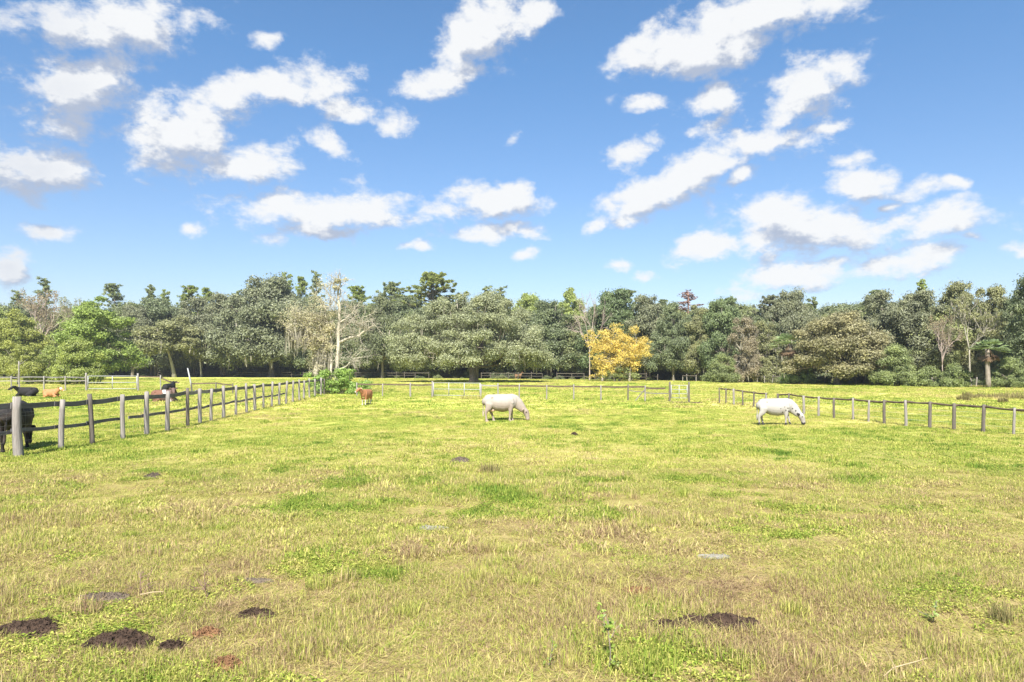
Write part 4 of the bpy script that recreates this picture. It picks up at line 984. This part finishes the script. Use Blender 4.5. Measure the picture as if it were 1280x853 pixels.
def quad(name, label, cat, loc, heading, scale, pose, coat, hind=(-.66, -.40), fore=(.40, .52), horns=False, slim=1.0, voxel=.02, headturn=0.0, deer=False, group=None, udder=False):
    mb = MB(); lie = pose == 'lie'; dz = -.44 if lie else 0.0
    S = slim
    torso = [(-.84, 0, 1.03, .07, .07), (-.81, 0, .99, .17, .20), (-.68, 0, .96, .235, .27), (-.48, 0, .92, .255, .31), (-.2, 0, .855, .305, .385), (.08, 0, .835, .32, .405),
             (.32, 0, .87, .29, .375), (.50, 0, .92, .245, .34), (.64, 0, .95, .18, .27), (.74, 0, .95, .10, .16)]
    torso = [(x, y, z + dz, a * S, b * S) for x, y, z, a, b in torso]; mb.loft(torso, 20)
    for sd_ in (-1, 1):      # hook bones, shoulder blades
        mb.loft([(-.52, .17 * sd_ * S, 1.10 + dz, .03, .03), (-.46, .205 * sd_ * S, 1.10 + dz, .065, .07), (-.38, .19 * sd_ * S, 1.10 + dz, .03, .03)], 10)
        mb.loft([(.36, .15 * sd_ * S, 1.14 + dz, .05, .04), (.44, .21 * sd_ * S, 1.0 + dz, .075, .09), (.46, .23 * sd_ * S, .84 + dz, .07, .09), (.45, .19 * sd_ * S, .72 + dz, .05, .05)], 10)
    c, sn = math.cos(headturn), math.sin(headturn)
    def ht(p, pv=(.62, 0)):
        x, y = p[0] - pv[0], p[1] - pv[1]; return (pv[0] + x * c - y * sn, pv[1] + x * sn + y * c, *p[2:])
    if pose == 'graze':
        neck = [(.40, 0, .98, .18, .29), (.58, 0, .93, .16, .285), (.74, 0, .80, .135, .255), (.89, 0, .64, .115, .20), (1.01, 0, .50, .105, .155)]
        head = [(1.0, 0, .57, .07, .08), (1.05, 0, .50, .125, .13), (1.11, 0, .41, .125, .14), (1.155, 0, .30, .10, .122), (1.185, 0, .19, .083, .098), (1.195, 0, .10, .088, .092), (1.19, 0, .05, .065, .07)]
        pol = np.array([1.03, 0, .52]); hd = np.array([.08, 0, -.3])
        jaw = None
    else:
        nz = dz
        if deer: neck = [(.5, 0, 1.0, .13, .2), (.68, 0, 1.15, .09, .14), (.8, 0, 1.4, .07, .1), (.84, 0, 1.55, .065, .08)]; hb = np.array([.84, 0, 1.6])
        else: neck = [(.42, 0, .98 + nz, .17, .26), (.62, 0, 1.02 + nz, .15, .225), (.80, 0, 1.12 + nz, .125, .175), (.95, 0, 1.24 + nz, .105, .135)]; hb = np.array([.97, 0, 1.28 + nz])
        f = .8 if deer else 1
        hv = [(-.05, .02, .07, .08), (.04, 0, .115, .115), (.15, -.05, .115, .12), (.25, -.11, .095, .1), (.36, -.17, .078, .085), (.44, -.215, .08, .08), (.485, -.235, .055, .055)]
        head = [(hb[0] + a * f, 0, hb[2] + b * f, r1 * f, r2 * f) for a, b, r1, r2 in hv]; pol = hb + [.0, 0, .05]; hd = np.array([.3, 0, -.15])
    mb.loft([ht(p) for p in neck], 16, (-sn, c, 0) if headturn else (0, 1, 0)); mb.loft([ht(p) for p in head], 14, (-sn, c, 0) if headturn else (0, 1, 0))
    ears = []
    for sd_ in (-1, 1):
        e0 = pol + [0, .09 * sd_, -.01]; dirn = np.array([.02, .17 * sd_, .02]) * (1.15 if deer else 1) if pose != 'graze' else np.array([-.13, .14 * sd_, .015])
        if deer: dirn += [0, -.06 * sd_, .12]
        pts = [(*(e0 + dirn * t), w, .024) for t, w in ((0, .032), (.35, .065), (.7, .06), (1, .02))]
        pts = [ht(p) for p in pts]; mb.loft(pts, 8, (.3, 0, 1)); ears.append(np.array(pts[2][:3]))
        if horns:
            h0 = pol + [-.02, .07 * sd_, .05]; q = [ht((*(h0 + np.array([.02 * t, .16 * sd_ * t, .12 * t * t])), .024 * (1 - .6 * t), .024 * (1 - .6 * t))) for t in (0, .4, .75, 1)]; mb.loft(q, 8, (0, 0, 1))
    feet = []
    if not lie:
        for sd_, hx in zip((-1, 1), hind):
            y = .15 * sd_ * S; s = hx + .66
            mb.loft([(-.55, y * .9, .98, .10, .2), (-.56 + s * .25, y * 1.15, .78, .115 * S, .2), (-.60 + s * .45, y * 1.15, .60, .09 * S, .14), (-.70 + s * .75, y * 1.1, .43, .05, .075), (-.69 + s * .9, y * 1.05, .30, .04, .052), (-.67 + s, y, .15, .038, .045), (-.655 + s, y, .09, .045, .055), (-.64 + s, y, .03, .055, .07), (-.64 + s, y, 0, .058, .072)], 12)
            feet.append((-.64 + s, y))
        for sd_, fx in zip((-1, 1), fore):
            y = .15 * sd_ * S; s = fx - .44
            mb.loft([(.42, y * .9, .95, .09, .17), (.42 + s * .15, y * 1.15, .74, .10 * S, .15), (.42 + s * .35, y * 1.1, .56, .075, .10), (.44 + s * .7, y, .36, .052, .06), (.44 + s * .8, y, .28, .04, .045), (.44 + s * .95, y, .14, .036, .042), (.45 + s, y, .09, .045, .052), (.465 + s, y, .03, .054, .066), (.465 + s, y, 0, .056, .07)], 12)
            feet.append((.465 + s, y))
    else:
        for sd_ in (-1, 1):
            mb.loft([(-.55, .2 * sd_, .42, .1, .2), (-.38, .3 * sd_, .26, .13, .2), (-.1, .36 * sd_, .13, .09, .11), (-.28, .38 * sd_, .07, .055, .06), (-.52, .36 * sd_, .05, .045, .05)], 12)
            mb.loft([(.42, .17 * sd_, .42, .1, .16), (.55, .22 * sd_, .22, .09, .12), (.78, .22 * sd_, .10, .065, .075), (.62, .24 * sd_, .06, .05, .055), (.46, .24 * sd_, .05, .045, .05)], 12)
    z0 = 1.05 + dz
    if deer: tl = [(-.80, 0, z0, .04, .03), (-.88, 0, z0 - .08, .045, .03), (-.9, 0, z0 - .2, .03, .02)]
    elif lie: tl = [(-.80, 0, z0, .035, .035), (-.9, .06, z0 - .2, .026, .026), (-.92, .12, .2, .024, .024), (-.95, .2, .06, .035, .035), (-.8, .3, .04, .03, .03)]
    else: tl = [(-.77, 0, 1.07, .04, .04), (-.825, 0, 1.01, .034, .034), (-.84, .01, .8, .026, .026), (-.83, .03, .55, .024, .024), (-.83, .04, .42, .04, .04), (-.83, .05, .26, .035, .035), (-.83, .05, .2, .012, .012)]
    mb.loft(tl, 8, (0, 1, 0))
    if udder and not lie: mb.loft([(-.42, 0, .62, .1, .12), (-.40, 0, .52, .12, .12), (-.39, 0, .45, .08, .08)], 12); mb.loft([(-.1, 0, .5, .02, .07), (.12, 0, .47, .02, .06)], 8)
    tmp = bpy.data.objects.new('tmp', mb.mesh('tmp')); COL.objects.link(tmp)
    r = tmp.modifiers.new('r', 'REMESH'); r.mode = 'VOXEL'; r.voxel_size = voxel; sm = tmp.modifiers.new('s', 'SMOOTH'); sm.factor = .5; sm.iterations = 3
    dg = bpy.context.evaluated_depsgraph_get(); me = bpy.data.meshes.new_from_object(tmp.evaluated_get(dg)); bpy.data.objects.remove(tmp)
    n = len(me.vertices); co = np.empty(n * 3, np.float32); me.vertices.foreach_get('co', co); co = co.reshape(-1, 3)
    hc = [np.array(ht(p)[:3]) for p in head]
    info = dict(ears=ears, muzzle=hc[-2], eye=hc[2], poll=np.array(ht(tuple(pol))[:3]), head=hc, lie=lie)
    cols = coat(co, info); a = me.color_attributes.new('coat', 'FLOAT_COLOR', 'POINT'); a.data.foreach_set('color', np.concatenate([cols, np.ones((n, 1))], 1).astype(np.float32).ravel())
    me.polygons.foreach_set('use_smooth', np.ones(len(me.polygons), bool)); me.materials.clear(); me.materials.append(M['coat'])
    me.name = name; o = link(name, me, None, (loc[0], loc[1], loc[2] + float(ground_z(loc[0], loc[1]))), heading); o.scale = (scale,) * 3; tag(o, label, cat, group)
    return o
def dist(co, p): return np.linalg.norm(co - np.asarray(p), axis=1)
def paint(c, mask, col): c[mask] = col
def headeyes(c, co, I, eyecol=(.02, .015, .012), noz=(.35, .2, .17)):
    for s in (-1, 1):
        h = np.array(I['eye']); d1 = np.array(I['head'][4]) - np.array(I['head'][1]); lat = np.cross(d1, [0, 0, 1.]) if abs(d1[2]) < .25 * np.linalg.norm(d1) else np.array([0, 1., 0]); lat = lat / (np.linalg.norm(lat) + 1e-6)
        paint(c, dist(co, h + lat * .11 * s) < .032, eyecol)
    paint(c, dist(co, I['head'][-1]) < .075, noz)

def coat_white(co, I):
    c = np.tile((.315, .285, .255), (len(co), 1)); n = vnoise(co[:, 0] * 5 + 9, co[:, 2] * 5 + co[:, 1] * 3 + 9, 1, 45) * .6 + vnoise(co[:, 0] * 14 + 9, co[:, 2] * 14 + 9, 1, 46) * .4; k = np.clip((.95 - co[:, 2]) / .5, 0, 1) * .22 + (n - .3) * .22; c *= (1 - k[:, None] * [.55, .95, 1.15])  # coat dirt plus painted underbelly shade, darker toward belly and legs
    headeyes(c, co, I, noz=(.6, .42, .36)); paint(c, (co[:, 0] < -.79) & (co[:, 2] < .45), (.4, .33, .26)); paint(c, (co[:, 2] < .05), (.42, .36, .28))
    paint(c, (dist(co, (-.40, 0, .47)) < .13), (.66, .46, .38)); return c
def coat_spotted(co, I):
    c = np.tile((.335, .322, .305), (len(co), 1)); n = vnoise(co[:, 0] * 6 + 9, co[:, 2] * 6 + co[:, 1] * 3 + 9, 1, 47); k = np.clip((.85 - co[:, 2]) / .5, 0, 1) * .15 + (n - .3) * .15; c *= (1 - k[:, None] * [.7, .9, 1.0]); B = (.03, .028, .028)  # lower body painted darker, for dirt and underside shade; mottled at random
    for e in I['ears']: paint(c, dist(co, e) < .105, B)
    headeyes(c, co, I, noz=(.03, .028, .028)); paint(c, dist(co, I['head'][-1]) < .07, B)
    rng = np.random.default_rng(5)
    for (x, z, r) in ((.60, .60, .035), (.47, .66, .03), (.36, .70, .024), (.12, .78, .026), (.3, .86, .016), (.44, .8, .02), (.22, .62, .018), (.70, .78, .03), (.82, .68, .03)):
        paint(c, (np.hypot(co[:, 0] - x, (co[:, 2] - z) * .8) < r * (1 + .3 * np.sin(9 * co[:, 2] + 40 * co[:, 0]))) , B)
    paint(c, (co[:, 2] < .15), B); paint(c, dist(co, (-.42, -.05, .55)) < .07, (.1, .08, .07)); return c
def coat_black(co, I):
    c = np.tile((.013, .012, .0125), (len(co), 1)); headeyes(c, co, I, noz=(.05, .045, .045)); return c
def coat_dusty_black(co, I):
    n = vnoise(co[:, 0] * 9 + 20, co[:, 2] * 9 + 20 + co[:, 1] * 5, 1, 44); c = np.array((.012, .0105, .0105)) + n[:, None] ** 3 * np.array((.07, .052, .045)); return c
def coat_calf(co, I):
    c = np.tile((.29, .13, .062), (len(co), 1)); paint(c, (co[:, 2] < .44), (.42, .38, .34)); headeyes(c, co, I, noz=(.62, .5, .44))
    for e in I['ears']: paint(c, dist(co, e) < .07, (.6, .42, .3))
    paint(c, (np.abs(co[:, 1]) < .09) & (co[:, 2] < .66) & (co[:, 0] > .5), (.7, .6, .5)); return c
def coat_tan(co, I):
    c = np.tile((.36, .17, .075), (len(co), 1)); headeyes(c, co, I, noz=(.66, .55, .46)); paint(c, dist(co, I['eye']) < .14, (.66, .5, .36)); return c
def coat_redwhite(co, I):
    c = np.tile((.15, .075, .05), (len(co), 1)); paint(c, (co[:, 0] > .05) , (.11, .07, .06)); paint(c, (np.abs(co[:, 0] - .3 + (co[:, 2] - .5) * .8) < .11), (.42, .39, .36)); return c
def coat_deer(co, I):
    c = np.tile((.20, .115, .065), (len(co), 1)); paint(c, (co[:, 2] < .62) & (np.abs(co[:, 0]) < .5) & (np.abs(co[:, 1]) < .12), (.32, .25, .19)); headeyes(c, co, I); return c

x, D, _ = gp(627, 527.3)
quad('cow', 'creamy white cow grazing in the middle of the pasture', 'cow', (x, D, -.01), 0.12, 1.0, 'graze', coat_white, hind=(-.70, -.36), fore=(.34, .50), udder=True, horns=False)
x, D, _ = gp(970, 532.3)
quad('cow', 'white cow with black ears, hooves and spots grazing near the right fence', 'cow', (x, D, -.01), -.08, .92, 'graze', coat_spotted, hind=(-.78, -.55), fore=(.38, .66), headturn=-.15)
x, D, _ = gp(458, 506.5)
quad('calf', 'brown calf with white legs standing beside the bush', 'calf', (x, D, 0), math.radians(180 + 78), .84, 'stand', coat_calf, slim=1.0, headturn=-.35)
quad('cow', 'dusty black cow seen from behind through the wire of the left fence', 'cow', (at(15, 20.1)[0] + .12, 20.1, 0), math.radians(113), 1.16, 'graze', coat_dusty_black, hind=(-.74, -.55), fore=(.36, .55))
x, D, _ = gp(34, 496)
quad('cow', 'black cow lying with raised head beyond the left fence, left of the tan calf', 'cow', (x, D, 0), math.radians(186), 1.02, 'lie', coat_black, headturn=.95)
x, D, _ = gp(64, 497)
quad('calf', 'tan orange calf lying down beyond the left fence', 'calf', (x, D, 0), math.radians(-14), .92, 'lie', coat_tan, slim=.88)
x, D, _ = gp(205, 503)
quad('cow', 'reddish brown and white cow lying behind the left fence', 'cow', (x, D, 0), math.radians(-8), 1.12, 'lie', coat_redwhite, headturn=-.9)
x, D, _ = gp(203, 494)
quad('cow', 'black cow resting just behind the reddish brown lying cow', 'cow', (x, D + 1.2, 0), math.radians(97), 1.3, 'lie', coat_black, headturn=.15)
quad('deer', 'small brown deer standing under the right side of the huge oak', 'deer', at(648, TL(648) - 1.5), math.radians(10), .98, 'stand', coat_deer, deer=True, slim=.78, voxel=.025)

# ------------------------------------------------------------------ weeds and tussocks
def tussock(px, py, r, h, n, mat, label, seed, w=.012, group=None, name='tussock'):
    me = tuft(seed, n, r, h * .35, h * 1.1, w, .55, mat); x, D, _ = gp(px, py); o = link(name, me, None, (x, D, 0)); return tag(o, label, 'grass tussock', group)
M['rush'] = mat_grass('rush_clump', .0, .3)
mm_, T_ = new_mat('brown_rush'); leafy(T_, T_.mix(lvattr(T_), (.12, .13, .05), (.34, .27, .13)), .3); M['rush'] = mm_
tussock(613, 592, .22, .32, 260, 'rush', 'brown grass tussock in the open pasture below the white cow', 61)
for k, (px, py, r, h, lab) in enumerate([(1205, 501, .45, .55, 'rush clump standing nearest the fence left of the row of rushes'), (1209, 497, .4, .6, 'leftmost tall rush clump in the row beyond the right fence'),
     (1218, 498, .35, .4, 'small rush clump, second in the row beyond the right fence'), (1224, 497, .3, .4, 'smallest rush clump in the middle of the row beyond the right fence'), (1237, 497.5, .9, .5, 'wide low rush clump in the row beyond the right fence'),
     (1251, 497, .5, .5, 'rush clump closing the row left of the big dark one'), (1272, 499, 1.0, .85, 'biggest dark rush clump at the right edge'), (1254, 503.5, .3, .5, 'lone rush clump in front of the row beyond the right fence')]):
    tussock(px, py, r, h, 300, 'rush', lab, 70 + k, .03, 'rush clumps beyond the right fence', 'rush_clump')
tussock(1252, 778, .09, .26, 170, 'rush', 'brown upright grass tussock at the right edge of the near pasture', 62, .006)
tussock(995, 765, .15, .16, 0 + 200, 'grass_green', 'dark green low tuft right of the wide dark heap', 63, .008)
tussock(590, 499.2, .9, .55, 420, 'grass_dry', 'reddish dry grass growing along the foot of the long white gate', 64, .02)

def leafy_weed(px, py, h, nst, nl, ls, label, seed, col=None, bare=False, name='weed'):
    rng = np.random.default_rng(seed); x, D, _ = gp(px, py); root = thing(name, label, 'weed', (x, D, 0)); sb, lb = MB(), MB(); pts = []
    main = curve((0, 0, -.05), (rng.normal() * .03, 0, h), rng, .05, 6); sb.tube(main, np.linspace(.006, .002, 6), 5)
    for k in range(nst):
        i = rng.integers(1, 5); q = main[i] + [rng.normal() * h * .28, rng.normal() * h * .28, h * rng.uniform(.1, .35)]; c = curve(main[i], q, rng, .08, 4); sb.tube(c, np.linspace(.004, .0015, 4), 4); pts += [c[1], c[2], c[3]]
        if bare:
            for z in range(4): sb.tube(curve(c[2], c[3] + rng.normal(size=3) * h * .12, rng, .05, 3), [.002, .0015, .001], 3)
    sb.build('stem', M['bark'] if not bare else M['twig_red'], root)
    if nl:
        pts = np.array(pts + list(main[2:])); P = pts[rng.choice(len(pts), nl)] + rng.normal(size=(nl, 3)) * h * .05; lb.leaves(P, rng.normal(size=(nl, 3)) * .6 + [0, -.3, .8], ls, rng, .5)
        o = lb.build('foliage', M['foliage'], root); o.color = (*(col or (.20, .27, .05)), 1)
leafy_weed(758, 838, .42, 7, 46, .026, 'leafy green weed on a dark stem near the bottom middle', 81)
leafy_weed(682, 836, .26, 4, 24, .018, 'smaller green weed left of the leafy one near the bottom middle', 82)
leafy_weed(260, 752, .34, 9, 10, .012, 'dry twiggy weed above the scattered brown manure', 83, (.14, .13, .05), True)
leafy_weed(181, 746, .26, 8, 10, .012, 'dry twiggy weed right of the greyish manure slab', 84, (.14, .13, .05), True)
leafy_weed(1166, 778, .2, 6, 30, .022, 'dark green broad leaved weed in the near grass at right', 85, (.17, .23, .06))
leafy_weed(1012, 745, .2, 6, 26, .02, 'green weed seedling above the dark green low tuft', 86, (.09, .15, .04)) if False else None
def stick(label, P, r, seed):
    mb = MB(); mb.tube(P, np.linspace(r, r * .5, len(P)), 5); o = mb.build('dry_stalk', M['straw']); tag(o, label, 'stalk')
g1 = np.array(gp(1120, 846)); stick('long straw coloured dead stalk bent over at the bottom right', [g1 + [-.16, -.1, .04], g1 + [-.02, 0, .07], g1 + [.2, .05, .10], g1 + [.28, .06, .12]], .006, 1)
g1 = np.array(gp(1122, 850)); stick('short upright dead stalk crossing the long bent one at the bottom right', [g1 + [0, 0, 0], g1 + [-.02, 0, .1], g1 + [-.09, .02, .24]], .005, 2)
g1 = np.array(gp(190, 752)); stick('pale dry stick lying right of the greyish manure slab', [g1 + [-.12, 0, .07], g1 + [0, .02, .09], g1 + [.12, .0, .1]], .007, 3)

# ------------------------------------------------------------------ thin haze over the pasture
def haze():
    v = [(x, y, z) for z in (-1.5, 45) for y in (-70, 1520) for x in (-910, 910)]
    me = fast_mesh('haze', v, [[[0, 2, 3, 1], [4, 5, 7, 6], [0, 1, 5, 4], [2, 6, 7, 3], [0, 4, 6, 2], [1, 3, 7, 5]]])
    m, T = new_mat('haze'); p = T.n('ShaderNodeVolumePrincipled', ins={'Color': (.88, .93, 1, 1), 'Density': HAZE, 'Anisotropy': .2})
    o = T.n('ShaderNodeOutputMaterial'); m.node_tree.links.new(p.outputs[0], o.inputs['Volume']); me.materials.append(m)
    ob = link('haze', me); ob['kind'] = 'stuff'; ob['label'] = 'thin pale air haze over the pasture'
if HAZE: haze()
